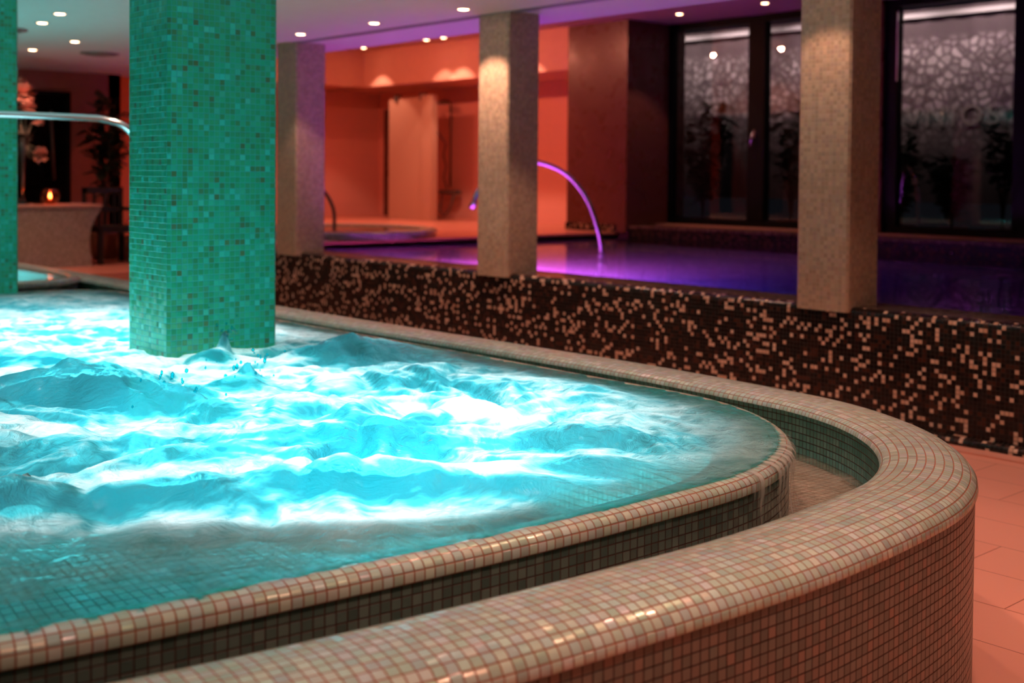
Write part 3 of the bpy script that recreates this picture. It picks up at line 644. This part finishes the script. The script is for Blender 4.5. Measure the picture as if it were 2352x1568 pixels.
# second basin behind
wp2 = thing('whirlpool', (-11, 1.0, 0), 'smaller calm blue whirlpool basin behind the left pillar', 'whirlpool')
sweep((C_R, C_N, C_L), rimA, 'inner_rim', 'rim', wp2)
sweep((C_R, C_N, C_L), [(0, .40), (0, .606)], 'inner_wall', 'dark', wp2)
sweep((C_R, C_N, C_L), [(-.19, .60), (-.22, .58), (-.23, .05)], 'submerged_bench', 'basin', wp2)
mb = MB(); ngon(mb, [tuple(p) for p in (C_R-C_N*.22)[::4]], .05); child(mb, 'basin_floor', 'basin', wp2)
mb = MB(); ngon(mb, [tuple(p) for p in (C_R-C_N*.06)[::4]], .640); w_ = mb.build('basin_water', 'bluewater'); tag(w_, 'still glowing cyan water in the small basin behind the left pillar', 'water', kind='stuff')

# ---- churning water surface
CELL = 0.0135
# bumps: x, y, sigma across, sigma along, angle of long axis, height
AX = YAW  # long axes run along the image horizontal
BUMPS = [(-2.84, 1.02, .05, .22, AX, .045), (-2.62, 1.34, .05, .16, AX, .050), (-2.46, 1.66, .055, .17, AX, .085), (-2.22, 2.00, .04, .16, AX, .045), (-2.20, 2.30, .04, .13, AX, .045), (-2.5, 2.6, .05, .15, AX, .025),
         (-4.08, 1.62, .16, .20, AX, .09), (-3.72, 1.82, .08, .10, AX, .05), (-3.86, 2.14, .09, .10, AX, .045), (-4.52, 2.40, .05, .05, AX, .05), (-4.60, 2.50, .02, .018, AX, .10), (-3.95, 2.24, .02, .02, AX, .05),
         (-3.42, 2.02, .10, .2, AX, .04), (-2.92, 2.08, .10, .2, AX, .05), (-3.05, 1.55, .12, .22, AX, .04), (-2.62, 2.55, .08, .2, AX, .022), (-4.3, 2.98, .08, .14, AX, .055), (-3.6, 2.75, .10, .25, AX, .035),
         (-3.15, 2.95, .10, .20, AX, .035), (-5.1, 1.75, .08, .4, AX, .04), (-5.6, 2.6, .06, .5, AX, .02), (-3.6, 1.1, .12, .3, AX, .05), (-4.6, 1.2, .15, .35, AX, .06), (-4.25, 3.12, .10, .22, AX, .035)]
def water_height(X, Y, D):
    wx = fbm(X*1.3, Y*1.3, 3, 21)*.35; wy = fbm(X*1.3+9, Y*1.3+4, 3, 31)*.35
    n = fbm((X+wx)*2.1, (Y+wy)*2.1, 3, 41)
    rdg = np.abs(vnoise((X+wx)*2.6+3, (Y+wy)*2.6, 51))*1.7+np.abs(vnoise((X+wx)*5.6+1, (Y+wy)*5.6, 52))*.7
    fine = fbm((X+wx)*8.5, (Y+wy)*8.5, 3, 61)
    churn = np.clip((D-.12)/.45, 0, 1); churn = churn*churn*(3-2*churn)
    calm = np.clip((-5.3-X)/1.5, 0, 1)              # calmer towards the far left end
    shelf = np.clip((1.5-Y)/.5, 0, 1)*np.clip((1.0-D)/.5, 0, 1)*(X > -3.6); amp = churn*(1-.72*calm)*(1-.75*shelf)
    h = amp*(.014*n+.040*(rdg-.5)+.0075*fine)
    for bx, by, sa, sb, an, hh in BUMPS:
        ca, sa_ = cos(an), sin(an); u = (X-bx)*ca+(Y-by)*sa_; v = -(X-bx)*sa_+(Y-by)*ca
        wob = .35*fbm(X*5+bx, Y*5+by, 2, 71)
        # v>0 is the far side; the near face is steeper
        sv = np.where(v > 0, sa*1.9, sa*.9)
        h = h+hh*np.exp(-(u/sb)**2/2-((v+wob*sa)/sv)**2/2)*np.clip(D/.25, 0, 1)
    h = h+(.0022+.004*churn)*fbm(X*14, Y*14, 2, 81)
    return h
def make_water():
    poly = (A_R-A_N*.02)[::3]
    x0, x1, y0, y1 = -8.1, -1.9, -2.4, 3.5
    xs = np.arange(x0, x1, CELL)
    ys = np.arange(y0, y1, CELL)
    X, Y = np.meshgrid(xs, ys, indexing='ij'); ok = inside(poly, X, Y)
    # distance to the rim
    D = np.full(X.shape, 9.0); PP = A_R[::5]
    for k in range(len(PP)): D = np.minimum(D, (X-PP[k, 0])**2+(Y-PP[k, 1])**2)
    D = np.sqrt(D)
    Hh = water_height(X, Y, D)
    # overflow: the level follows the rim over the rounded corner, and drops just below it elsewhere
    ang = np.arctan2(Y-2.45, X+2.9); cornerw = np.exp(-((ang-.45)/.62)**2)*(np.hypot(X+2.9, Y-2.45) > .3)
    Z = .6475+Hh+.0095*cornerw*np.clip((.3-D)/.25, 0, 1)
    lip = np.clip((.04-D)/.03, 0, 1); Z = Z-lip*(.006-.005*cornerw)
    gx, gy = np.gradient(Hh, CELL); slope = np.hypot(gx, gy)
    # steep and near flanks get less foam, painting in their darker shading
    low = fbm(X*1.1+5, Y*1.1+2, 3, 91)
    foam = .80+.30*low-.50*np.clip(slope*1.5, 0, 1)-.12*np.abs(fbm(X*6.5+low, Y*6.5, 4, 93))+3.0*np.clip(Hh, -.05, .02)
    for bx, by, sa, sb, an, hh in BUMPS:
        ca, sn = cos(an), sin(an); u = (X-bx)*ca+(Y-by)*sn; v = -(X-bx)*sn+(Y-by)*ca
        foam -= 11*min(hh, .06)*np.exp(-(u/(sb*1.15))**2/2-((v+sa*.9)/(sa*1.0))**2/2)  # near side of each crest coloured darker teal as its shade
    cw = np.exp(-((np.arctan2(Y-2.45, X+2.9)-.45)/.62)**2)*(X > -3.2)
    foam -= .35*np.clip((.30-D)/.25, 0, 1)*(1-cw)
    foam -= .25*np.exp(-((X+6.9)/.8)**2)
    nearshelf = np.clip((1.25-Y)/.5, 0, 1)*np.clip((.75-D)/.2, 0, 1)*(X > -3.4)
    cover = np.clip((D-.05)/.28, 0, 1); cover = .45+.55*cover; cover = cover*(1-nearshelf*(.80+.55*fbm(X*4.5+fbm(X*3, Y*3, 2, 7), Y*4.5, 4, 95)))
    cover = np.clip(cover+.35*fbm(X*5, Y*5, 3, 97)*np.clip((.6-D)/.5, 0, 1), .08, 1)*np.clip((D-.022)/.05, 0, 1)
    film = cw*np.clip((.34-D)/.22, 0, 1); cover = np.maximum(cover, film*np.clip(.55+.5*fbm(X*9, Y*9, 3, 101), 0, .85)*np.clip((D-.022)/.03, 0, 1))
    ids = -np.ones(X.shape, int); ids[ok] = np.arange(ok.sum())
    V = np.stack([X[ok], Y[ok], Z[ok]], 1)
    q = ok[:-1, :-1] & ok[1:, :-1] & ok[1:, 1:] & ok[:-1, 1:]
    # nothing is needed where the pillars stand
    F = np.stack([ids[:-1, :-1][q], ids[1:, :-1][q], ids[1:, 1:][q], ids[:-1, 1:][q]], 1)
    me = bpy.data.meshes.new('whirlpool_water'); me.vertices.add(len(V)); me.vertices.foreach_set('co', V.ravel().astype(np.float32))
    me.loops.add(F.size); me.loops.foreach_set('vertex_index', F.ravel().astype(np.int32))
    me.polygons.add(len(F)); me.polygons.foreach_set('loop_start', (np.arange(len(F))*4).astype(np.int32)); me.polygons.foreach_set('loop_total', np.full(len(F), 4, np.int32))
    me.update(); me.validate(); me.polygons.foreach_set('use_smooth', [True]*len(me.polygons))
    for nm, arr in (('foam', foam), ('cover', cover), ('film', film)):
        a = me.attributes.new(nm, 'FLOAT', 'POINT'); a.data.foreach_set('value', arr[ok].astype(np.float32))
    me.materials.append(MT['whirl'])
    o = bpy.data.objects.new('whirlpool_water', me); COL.objects.link(o)
    return tag(o, 'foaming turquoise whirlpool water churning around the big teal pillar', 'water', kind='stuff')
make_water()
# spill over the rounded corner
i_all = [i for i in range(len(A_R)) if A_R[i, 0] > -2.35 and 2.05 < A_R[i, 1] < 3.35]
i0, i1 = i_all[0], i_all[-1]
sp = sweep((A_R, A_N, A_L), [(-.05, .6525), (-.01, .6505), (.010, .642), (.019, .628), (.020, .60), (.016, .55), (.020, .50), (.03, .462)], 'spilling_water', 'spill', None, True, i0, i1)
at = sp.data.attributes.new('cover', 'FLOAT', 'POINT'); vals = []
for vtx in sp.data.vertices:
    a = atan2(vtx.co.y-2.45, vtx.co.x+2.9); c = math.exp(-((a-.42)/.42)**2); vals.append(.31+.33*c-(.10 if vtx.co.z < .58 else 0))
at.data.foreach_set('value', vals)
tag(sp, 'thin sheet of water running down the outside of the whirlpool corner into the channel', 'water', kind='stuff')
# splash droplets at the jets
dr = MB()
for (cx, cy, cz, n, sx, sz) in ((-4.60, 2.49, .80, 16, .04, .05), (-3.94, 2.24, .76, 26, .07, .04), (-3.70, 1.85, .74, 22, .09, .03)):
    for k in range(n):
        r_ = random.uniform(.003, .0075); x = random.gauss(cx, sx); y = random.gauss(cy, sx); z = cz+random.gauss(0, sz)-.02
        bm = bmesh.new(); bmesh.ops.create_icosphere(bm, subdivisions=1, radius=r_, matrix=Matrix.Translation((x, y, z)) @ Matrix.Diagonal((1, 1, random.uniform(1, 2), 1)))
        dr.add([v.co[:] for v in bm.verts], [tuple(v.index for v in f.verts) for f in bm.faces], smooth=True); bm.free()
tag(dr.build('splash_drops', 'whirl'), 'water drops thrown up by the whirlpool jets in front of the big pillar', 'splash', kind='stuff')

# underwater lamps of the whirlpool
def ledlamp(parent, x, y, z, power, r=.35, col=LED, lens='ledlens'):
    m_ = MB(); m_.lathe([(0, z), (.07, z), (.085, z-.012)], x, y, 24); child(m_, 'underwater_lamp', lens, parent)
    light('lamp_light', 'AREA', (x, y, z+.02), col, power, parent, size=r*2, rot=(pi, 0, 0))
for x, y, pw in ((-2.7, 1.95, 27), (-3.2, 2.7, 13), (-3.6, 1.8, 11), (-4.15, 2.5, 11), (-4.9, 1.75, 7), (-5.6, 2.3, 36), (-6.2, 2.4, 34), (-7.2, 2.5, 4), (-5.2, .8, 5), (-6.6, .8, 4)):
    ledlamp(wp, x, y, .075, pw)
for x, y, pw in ((-9.5, 3.2, 17), (-10.2, 3.1, 16), (-11.0, 2.8, 20)): ledlamp(wp2, x, y, .075, pw)

# ================================================================== violet pool water and lamps
mb = MB(); mb.add([(-11.2, 6.66, .62), (3.4, 6.66, .62), (3.4, 12.05, .62), (-11.2, 12.05, .62)], [(0, 1, 2, 3)]); pw_ = mb.build('pool_water', 'poolwater')
tag(pw_, 'calm dark pool water glowing violet and blue behind the speckled wall', 'water', kind='stuff')
VI = [(-10.2, (.80, .10, .7), 300), (-9.2, (.90, .13, .95), 2500), (-8.3, (.80, .12, 1), 3000), (-7.4, (.34, .07, 1), 1200), (-6.5, (.05, .04, 1), 300), (-5.4, (.02, .03, .6), 20)]
for i, (x, c, p) in enumerate(VI):
    lm = thing('pool_lamp', (x, 6.68, -.1), 'round underwater lamp in the near wall of the violet pool', 'lamp', 'underwater lamps of the violet pool')
    m_ = MB(); v = [(x+.10*cos(t), 6.70, -.1+.10*sin(t)) for t in np.linspace(0, 2*pi, 24, endpoint=False)]
    m_.add(v+[(q[0], 6.681, q[2]) for q in v], [tuple(range(23, -1, -1))]+[(k, (k+1) % 24, 24+(k+1) % 24, 24+k) for k in range(24)]); child(m_, 'lens', 'violetlens', lm)
    light('lamp_light', 'SPOT', (x, 6.74, -.1), c, p, lm, size=.08, spot=radians(95), blend=1.0, rot=(radians(46), 0, 0))

# ================================================================== ceiling downlights
def downlight(x, y, z, power, label, col=(1, .40, .22), spot=95, bulb=True, blend=.35):
    o = thing('ceiling_spotlight', (x, y, z), label, 'lamp', None)
    m_ = MB(); m_.lathe([(.045, z-.001), (.060, z-.001), (.060, z-.006), (.045, z-.006), (.040, z-.001)], x, y, 24); tr_ = child(m_, 'trim_ring', 'white_paint', o)
    m_ = MB(); m_.lathe([(0, z-.008), (.030, z-.007), (.042, z-.003)], x, y, 24); child(m_, 'bulb', 'lamp', tr_)
    light('lamp_light', 'SPOT', (x, y, z-.02), col, power, o, size=.035, spot=radians(spot), blend=blend)
    return o
WC = (1, .52, .36)
spots = [
 (-9.30, 5.80, 'ceiling spotlight right beside the top of the large teal pillar'),
 (-8.18, 5.81, 'ceiling spotlight between the large teal pillar and the middle beige pillar'),
 (-7.01, 5.80, 'ceiling spotlight just left above the middle beige pillar'),
 (-9.51, 3.71, 'brightest ceiling spotlight in the gap left of the large teal pillar'),
 (-10.20, 3.83, 'ceiling spotlight near the left pillar, second from the top in the gap'),
 (-11.42, 4.60, 'ceiling spotlight left of the round ceiling vent'),
 (-12.52, 4.60, 'lowest and leftmost ceiling spotlight in the gap left of the large teal pillar')]
for x, y, lb in spots:
    downlight(x, y, 2.70, (95 if x > -7.5 else 38) if y > 5 else (48 if x < -11 else 16), lb, WC, 135 if x < -12 else 92)
fill_spots = [(-5.85, 5.8), (-4.0, 5.78), (-2.6, 5.75), (-1.2, 5.0), (0.4, 4.2), (-6.6, 3.7), (-4.9, 4.4), (-3.4, 4.5), (-1.6, 3.2), (-0.6, 2.2), (-0.7, .9), (0.8, .4), (-3.0, .6), (-5.4, 1.0), (-2.6, 2.9), (1.6, 2.6)]  # unseen ceiling spots added for warm ambient fill
for x, y in fill_spots:
    downlight(x, y, 2.70, 26 if y > 5.7 and x > -5 else 60, 'round fill spotlight added above the whirlpool, outside the picture', WC, 90)['group'] = 'added fill spotlights over the whirlpool outside the picture'
hi = [(-16.66, 11.62, 'spotlight over the left corner of the shower bulkhead', 70), (-14.95, 11.62, 'dim spotlight over the shower bulkhead, left of its brighter neighbour', 60), (-14.52, 11.62, 'bright spotlight over the shower bulkhead, left of the middle beige pillar', 90),
      (-12.95, 11.62, 'spotlight over the shower bulkhead hidden behind the middle beige pillar', 80),
      (-10.19, 12.08, 'ceiling spotlight above the left window', 40), (-8.82, 12.05, 'ceiling spotlight above the window, nearest the big right pillar', 22)]
for x, y, lb, pw in hi: downlight(x, y, 3.57, pw, lb, WC, 88, blend=.25)
for x, y in ((-16.4, 9.3), (-14.8, 9.3), (-13.0, 9.5), (-11.6, 9.5), (-13.6, 7.6)):
    dl = downlight(x, y, 3.57, 92 if y > 8 else 55, 'raised ceiling spotlight over the pool deck, hidden by the ceiling edge', (1, .30, .17), 150, blend=.5); dl['group'] = 'hidden spotlights over the pool deck'
    for c_ in dl.children:
        if c_.type == 'LIGHT' and y > 8: c_.rotation_euler = (radians(35), 0, 0)

# round ceiling vents
for x, y, lb in ((-12.34, 5.24, 'round grey ceiling vent to the left of the large teal pillar'), (-10.9, 3.75, 'round dark ceiling vent touching the left pillar')):
    o = thing('ceiling_vent', (x, y, 2.7), lb, 'vent', None)
    m_ = MB(); m_.lathe([(.20, 2.699), (.205, 2.69), (.17, 2.68), (.15, 2.685)], x, y, 32); child(m_, 'outer_ring', 'vent', o)
    m_ = MB(); m_.lathe([(0, 2.668), (.09, 2.67), (.13, 2.682)], x, y, 32); child(m_, 'centre_disc', 'vent', o)
    m_ = MB(); m_.lathe([(0, 2.692), (.16, 2.692)], x, y, 32); child(m_, 'dark_slot', 'slot', o)

# ================================================================== rails and swan neck
def swan(p0, pts, r, name, label, cat, mat='steel'):
    """pts: (s along image right, z)"""
    o = thing(name, p0, label, cat)
    P = [Vector((p0[0]+r0.x*s, p0[1]+r0.y*s, z)) for s, z in pts]
    Q = []
    for i in range(len(P)-1):
        a, b, c, d = P[max(i-1, 0)], P[i], P[i+1], P[min(i+2, len(P)-1)]
        for t in np.linspace(0, 1, 8, endpoint=False):
            Q.append(.5*((2*b)+(c-a)*t+(2*a-5*b+4*c-d)*t*t+(3*b-a-3*c+d)*t**3))
    Q.append(P[-1]); m_ = MB(); m_.tube(Q, r, 14); child(m_, 'pipe', mat, o); return o, P
k = 13.1/2750
pts = [((x-1382)*k, 1.44-(y-408)*k) for x, y in ((1383, 640), (1382, 578), (1371, 522), (1346, 458), (1302, 405), (1243, 378), (1180, 376), (1125, 402), (1097, 443), (1087, 470))]
o, P = swan((-9.09, 9.51, .35), pts, .028, 'swan_neck_fountain', 'tall curved steel swan neck spout rising from the violet pool', 'fountain')
m_ = MB(); m_.lathe([(.028, .62), (.06, .60), (.06, .40), (.0, .40)], P[1].x, P[1].y, 20); child(m_, 'foot_collar', 'steel', o)
m_ = MB(); m_.tube([P[-2]*.3+P[-1]*.7, P[-1], P[-1]+(P[-1]-P[-2]).normalized()*.07], [.029, .036, .042], 14); child(m_, 'nozzle', 'steel', o)
k = 14.7/2750
pts = [((x-773)*k, 1.44-(y-404)*k) for x, y in ((773, 600), (773, 522), (772, 490), (765, 468), (753, 448), (735, 432), (714, 430), (700, 445), (694, 475), (693, 600))]
o, P = swan((-12.36, 8.2, .40), pts, .022, 'tub_handrail', 'short dark curved handrail standing in the small round tub', 'handrail', 'chrome')
# big handrail in the whirlpool, left
rail = thing('pool_handrail', (-7.0, 2.4, .05), 'long horizontal stainless steel handrail crossing in front of the left pillar', 'handrail')
yy = [(1.25, .05), (1.25, 1.50), (1.29, 1.66), (1.40, 1.745), (1.55, 1.762), (2.2, 1.765), (2.85, 1.765), (3.0, 1.757), (3.12, 1.725), (3.20, 1.64), (3.235, 1.50), (3.24, 1.2), (3.24, .05)]
P = [Vector((-7.0, y, z)) for y, z in yy]; Q = []
for i in range(len(P)-1):
    a, b, c, d = P[max(i-1, 0)], P[i], P[i+1], P[min(i+2, len(P)-1)]
    for t in np.linspace(0, 1, 6, endpoint=False): Q.append(.5*((2*b)+(c-a)*t+(2*a-5*b+4*c-d)*t*t+(3*b-a-3*c+d)*t**3))
Q.append(P[-1]); m_ = MB(); m_.tube(Q, .021, 14); child(m_, 'rail', 'steel', rail)
for y in (1.25, 3.24):
    m_ = MB(); m_.lathe([(.021, .075), (.05, .07), (.055, .05)], -7.0, y, 20); child(m_, 'base_flange', 'steel', rail)

# ================================================================== small round tub on the deck
tub = thing('round_tub', (-12.0, 8.35, .69), 'small low round tub with green glowing water left of the violet pool', 'tub')
TX, TY, TA, TB = -12.48, 8.25, 1.28, 1.28
m_ = MB(); m_.lathe([(1.0, .69), (1.0, .75)], TX, TY, 64, TA, TB); child(m_, 'wall', 'gutter', tub)
m_ = MB(); m_.lathe([(1.01, .745), (1.015, .76), (1.0, .78), (.96, .79), (.90, .79), (.86, .78), (.845, .765)], TX, TY, 64, TA, TB); child(m_, 'rim', 'rim', tub)
m_ = MB(); m_.lathe([(.85, .78), (.85, .40), (0, .40)], TX, TY, 64, TA, TB); child(m_, 'basin', 'basin', tub)
m_ = MB(); m_.lathe([(.852, .768), (0, .768)], TX, TY, 64, TA, TB); tw = m_.build('tub_water', 'tubwater'); tag(tw, 'green lit water in the small round tub', 'water', kind='stuff')
m_ = MB(); m_.lathe([(0, .412), (.06, .412), (.07, .402)], -12.0, 8.0, 20); child(m_, 'underwater_lamp', 'greenlens', tub)
light('lamp_light', 'AREA', (-12.0, 8.0, .43), (.5, 1, .02), 22.0, tub, size=.35, rot=(pi, 0, 0))

# ================================================================== showers
scr = thing('shower_screen', (-16.06, 12.13, .69), 'tall white shower partition panel in the middle of the shower wall', 'partition')
m_ = MB(); m_.box(-16.67, -15.72, 12.16, 12.20, .69, 2.74); pn_ = child(m_, 'panel', 'screen', scr)
m_ = MB(); m_.box(-15.72, -15.44, 12.12, 12.24, .69, 2.76); child(m_, 'side_post', 'screen', scr)
for x in (-16.45, -15.75):
    m_ = MB(); m_.box(x-.04, x+.04, 12.13, 12.23, 2.68, 2.80); child(m_, 'top_clamp', 'chrome', pn_)
mb = MB(); mb.box(-18.2, -17.3, 13.16, 13.22, .69, 2.65); nd = mb.build('door_2', 'wall_brown'); struct(nd)
shw = thing('shower_set', (-16.15, 13.1, .9), 'wall mounted shower with overhead rose, hose and basket between panel and middle pillar', 'shower')
m_ = MB(); m_.tube([(-16.2, 13.14, 1.25), (-16.2, 13.14, 2.60), (-16.18, 13.10, 2.70), (-16.14, 12.95, 2.73), (-16.12, 12.85, 2.70)], .018, 10); child(m_, 'riser_pipe', 'chrome', shw)
m_ = MB(); m_.lathe([(0, 2.71), (.04, 2.705), (.13, 2.68), (.13, 2.665), (0, 2.665)], -16.12, 12.85, 24); child(m_, 'shower_rose', 'chrome', shw)
m_ = MB(); m_.box(-16.36, -15.9, 13.02, 13.12, 1.12, 1.19); m_.tube([(-16.40, 13.07, 1.155), (-16.34, 13.07, 1.155)], .035, 12); m_.tube([(-15.92, 13.07, 1.155), (-15.86, 13.07, 1.155)], .035, 12); child(m_, 'mixer_bar', 'chrome', shw)
m_ = MB(); m_.tube([(-16.22, 13.05, 2.0), (-16.28, 12.98, 2.12), (-16.42, 12.95, 2.28)], [.012, .014, .016], 10); m_.lathe([(0, 2.24), (.05, 2.25), (.06, 2.29), (0, 2.31)], -16.45, 12.95, 16); child(m_, 'hand_shower', 'chrome', shw)
m_ = MB(); m_.tube([(-16.22, 13.05, 2.0), (-16.25, 13.02, 1.8), (-16.17, 13.02, 1.6), (-16.24, 13.02, 1.4), (-16.18, 13.05, 1.22)], .012, 8); child(m_, 'hose', 'chrome', shw)
m_ = MB(); m_.tube([(-16.30, 13.05, 1.14), (-16.32, 13.0, .85), (-16.20, 13.0, .74), (-16.06, 13.02, .86), (-15.98, 13.05, 1.14)], .014, 8); child(m_, 'lower_hose', 'chrome', shw)

# ================================================================== left background
ct = thing('tiled_counter', (-13.3, 4.8, .40), 'low brown mosaic counter with a flared end behind the far whirlpool', 'counter')
def flare(y, z): return y
m_ = MB(); prof = [(5.43, .40), (5.40, .62), (5.41, .78), (5.45, .90), (5.50, .98), (5.53, 1.03), (5.53, 1.06)]
v = []; f = []; uv = []
for y, z in prof: v += [(-13.0, y, z), (-13.6, y, z), (-13.6, 3.995, z), (-13.0, 3.995, z)]
for i in range(len(prof)-1):
    for j in range(4): f.append((4*i+j, 4*i+(j+1) % 4, 4*i+4+(j+1) % 4, 4*i+4+j))
m_.add(v, f); child(m_, 'body', 'counter', ct)
m_ = MB(); m_.box(-13.62, -12.985, 3.99, 5.545, 1.06, 1.085); child(m_, 'counter_top', 'bulk', ct)

# glass vase with dried flowers
vs = thing('glass_vase', (-13.2, 4.74, 1.085), 'tall clear glass vase on the counter beside the left pillar', 'vase')
m_ = MB(); m_.lathe([(0, 1.087), (.075, 1.09), (.08, 1.10), (.03, 1.13), (.022, 1.25), (.03, 1.5), (.05, 1.72), (.075, 1.85), (.07, 1.85), (.045, 1.72), (.024, 1.5), (.014, 1.25), (0, 1.16)], -13.2, 4.74, 24); child(m_, 'glass_body', 'vase', vs)
bq = thing('flower_bouquet', (-13.2, 4.74, 1.2), 'pink and white blooms with dry grasses standing in the tall glass vase', 'flowers')
m_ = MB(); rr = random.Random(4); heads = []
for k_ in range(9):
    a = rr.uniform(0, 2*pi); R = rr.uniform(.03, .16); h = rr.uniform(1.9, 2.42)
    m_.tube([(-13.2, 4.74, 1.2), (-13.2+R*.2*cos(a), 4.74+R*.2*sin(a), 1.7), (-13.2+R*cos(a), 4.74+R*sin(a), h)], [.004, .004, .002], 5); heads.append((-13.2+R*cos(a), 4.74+R*sin(a), h))
child(m_, 'stalks', 'dry', bq)
def bloom(m_, c, r, n, rr):
    for k_ in range(n):
        a = rr.uniform(0, 2*pi); e = rr.uniform(-.9, 1.3); dvec = Vector((cos(a)*cos(e), sin(a)*cos(e), sin(e))); sd = dvec.cross(Vector((0, 0, 1))).normalized()*r*.45; q = Vector(c)
        m_.add([q, q+dvec*r*.6+sd, q+dvec*r*1.05, q+dvec*r*.6-sd], [(0, 1, 2, 3)], smooth=True)
for (c, r, n) in (((-13.12, 4.72, 2.28), .14, 60), ((-13.12, 4.76, 2.12), .12, 50), ((-13.15, 4.70, 2.38), .09, 40), ((-13.05, 4.85, 2.0), .08, 30), ((-13.1, 4.90, 1.62), .10, 40)):
    m_ = MB(); bloom(m_, c, r, n, rr); child(m_, 'bloom', 'petal', bq)
m_ = MB()
for k_ in range(40):
    a = rr.uniform(0, 2*pi); R = rr.uniform(.05, .2); z = rr.uniform(1.5, 2.0); m_.tube([(-13.2, 4.76, 1.75), (-13.2+R*cos(a), 4.76+R*sin(a), z)], [.003, .001], 4)
child(m_, 'grass_sprays', 'dry', bq)
# candle bowl
cb = thing('candle_holder', (-13.15, 5.02, 1.085), 'round amber glass candle holder with a burning tealight on the counter', 'candle holder')
m_ = MB(); m_.lathe([(0, 1.09), (.05, 1.09), (.09, 1.13), (.105, 1.18), (.09, 1.235), (.07, 1.26), (.066, 1.258), (.085, 1.23), (.098, 1.18), (.085, 1.135), (.045, 1.10), (0, 1.10)], -13.15, 5.02, 24); child(m_, 'glass_bowl', 'amber', cb)
m_ = MB(); m_.lathe([(0, 1.105), (.022, 1.105), (.022, 1.15), (0, 1.15)], -13.15, 5.02, 16); tl_ = child(m_, 'tealight', 'wax', cb)
m_ = MB(); m_.lathe([(0, 1.152), (.012, 1.165), (.014, 1.18), (.006, 1.205), (0, 1.215)], -13.15, 5.02, 12); child(m_, 'flame', 'flame', tl_)
light('lamp_light', 'POINT', (-13.15, 5.02, 1.20), (1, .42, .15), 1.6, cb, size=.02)
gl_ = thing('glass_dish', (-13.1, 4.83, 1.085), 'small flat clear glass dish at the foot of the tall vase', 'dish')
m_ = MB(); m_.lathe([(0, 1.088), (.05, 1.09), (.07, 1.11), (.066, 1.112), (.046, 1.096), (0, 1.094)], -13.08, 4.87, 24); child(m_, 'bowl', 'vase', gl_)
# dark glazed door in the left wall
d1 = bpy.data.objects.new('door_1', None); COL.objects.link(d1); d1.location = (-14.88, 5.4, 0); d1['kind'] = 'structure'
m_ = MB(); m_.box(-14.9, -14.86, 4.85, 5.88, .0, 2.40); dl_ = child(m_, 'door_leaf', 'darkdoor', d1)
m_ = MB(); m_.box(-14.9, -14.85, 4.80, 4.85, 0, 2.44); m_.box(-14.9, -14.85, 5.88, 5.93, 0, 2.44); m_.box(-14.9, -14.85, 4.80, 5.93, 2.40, 2.44); child(m_, 'door_frame', 'black_metal', d1)
m_ = MB(); m_.tube([(-14.80, 5.70, 1.35), (-14.80, 5.66, 2.2)], .018, 10); child(m_, 'reflection_streak', 'chrome', dl_)  # bar standing in for a bright reflection streak on the door glass
# dark chair and indoor plant, behind the counter end
chx, chy, chz = -13.35, 5.80, .40
ch = thing('wicker_armchair', (chx, chy, chz), 'black wicker armchair half hidden behind the large teal pillar', 'chair')
m_ = MB(); m_.box(chx-.22, chx+.24, chy-.22, chy+.26, .76, .83); child(m_, 'seat', 'wicker', ch)
m_ = MB()
for y in (chy-.22, chy+.22): m_.box(chx-.26, chx-.22, y-.02, y+.02, .83, 1.26)
m_.box(chx-.26, chx-.22, chy-.24, chy+.24, 1.20, 1.27); m_.box(chx-.26, chx-.22, chy-.24, chy+.24, .98, 1.04)
for y in (-.1, .02, .14): m_.box(chx-.25, chx-.23, chy+y-.015, chy+y+.015, .83, 1.2)
child(m_, 'backrest', 'wicker', ch)
for y in (chy-.24, chy+.24):
    m_ = MB(); m_.box(chx-.24, chx+.26, y-.025, y+.025, 1.0, 1.04); m_.box(chx+.21, chx+.25, y-.02, y+.02, .8, 1.0); child(m_, 'armrest', 'wicker', ch)
for x in (chx-.22, chx+.22):
    for y in (chy-.22, chy+.22):
        m_ = MB(); m_.box(x-.025, x+.025, y-.025, y+.025, .40, .78); child(m_, 'leg', 'wicker', ch)
pl = leafplant((-14.1, 6.05, .40), 1.75, .42, 170, .20, 'dark leafy indoor plant in a pot behind the black armchair', seed=21, name='potted_plant', top=True)
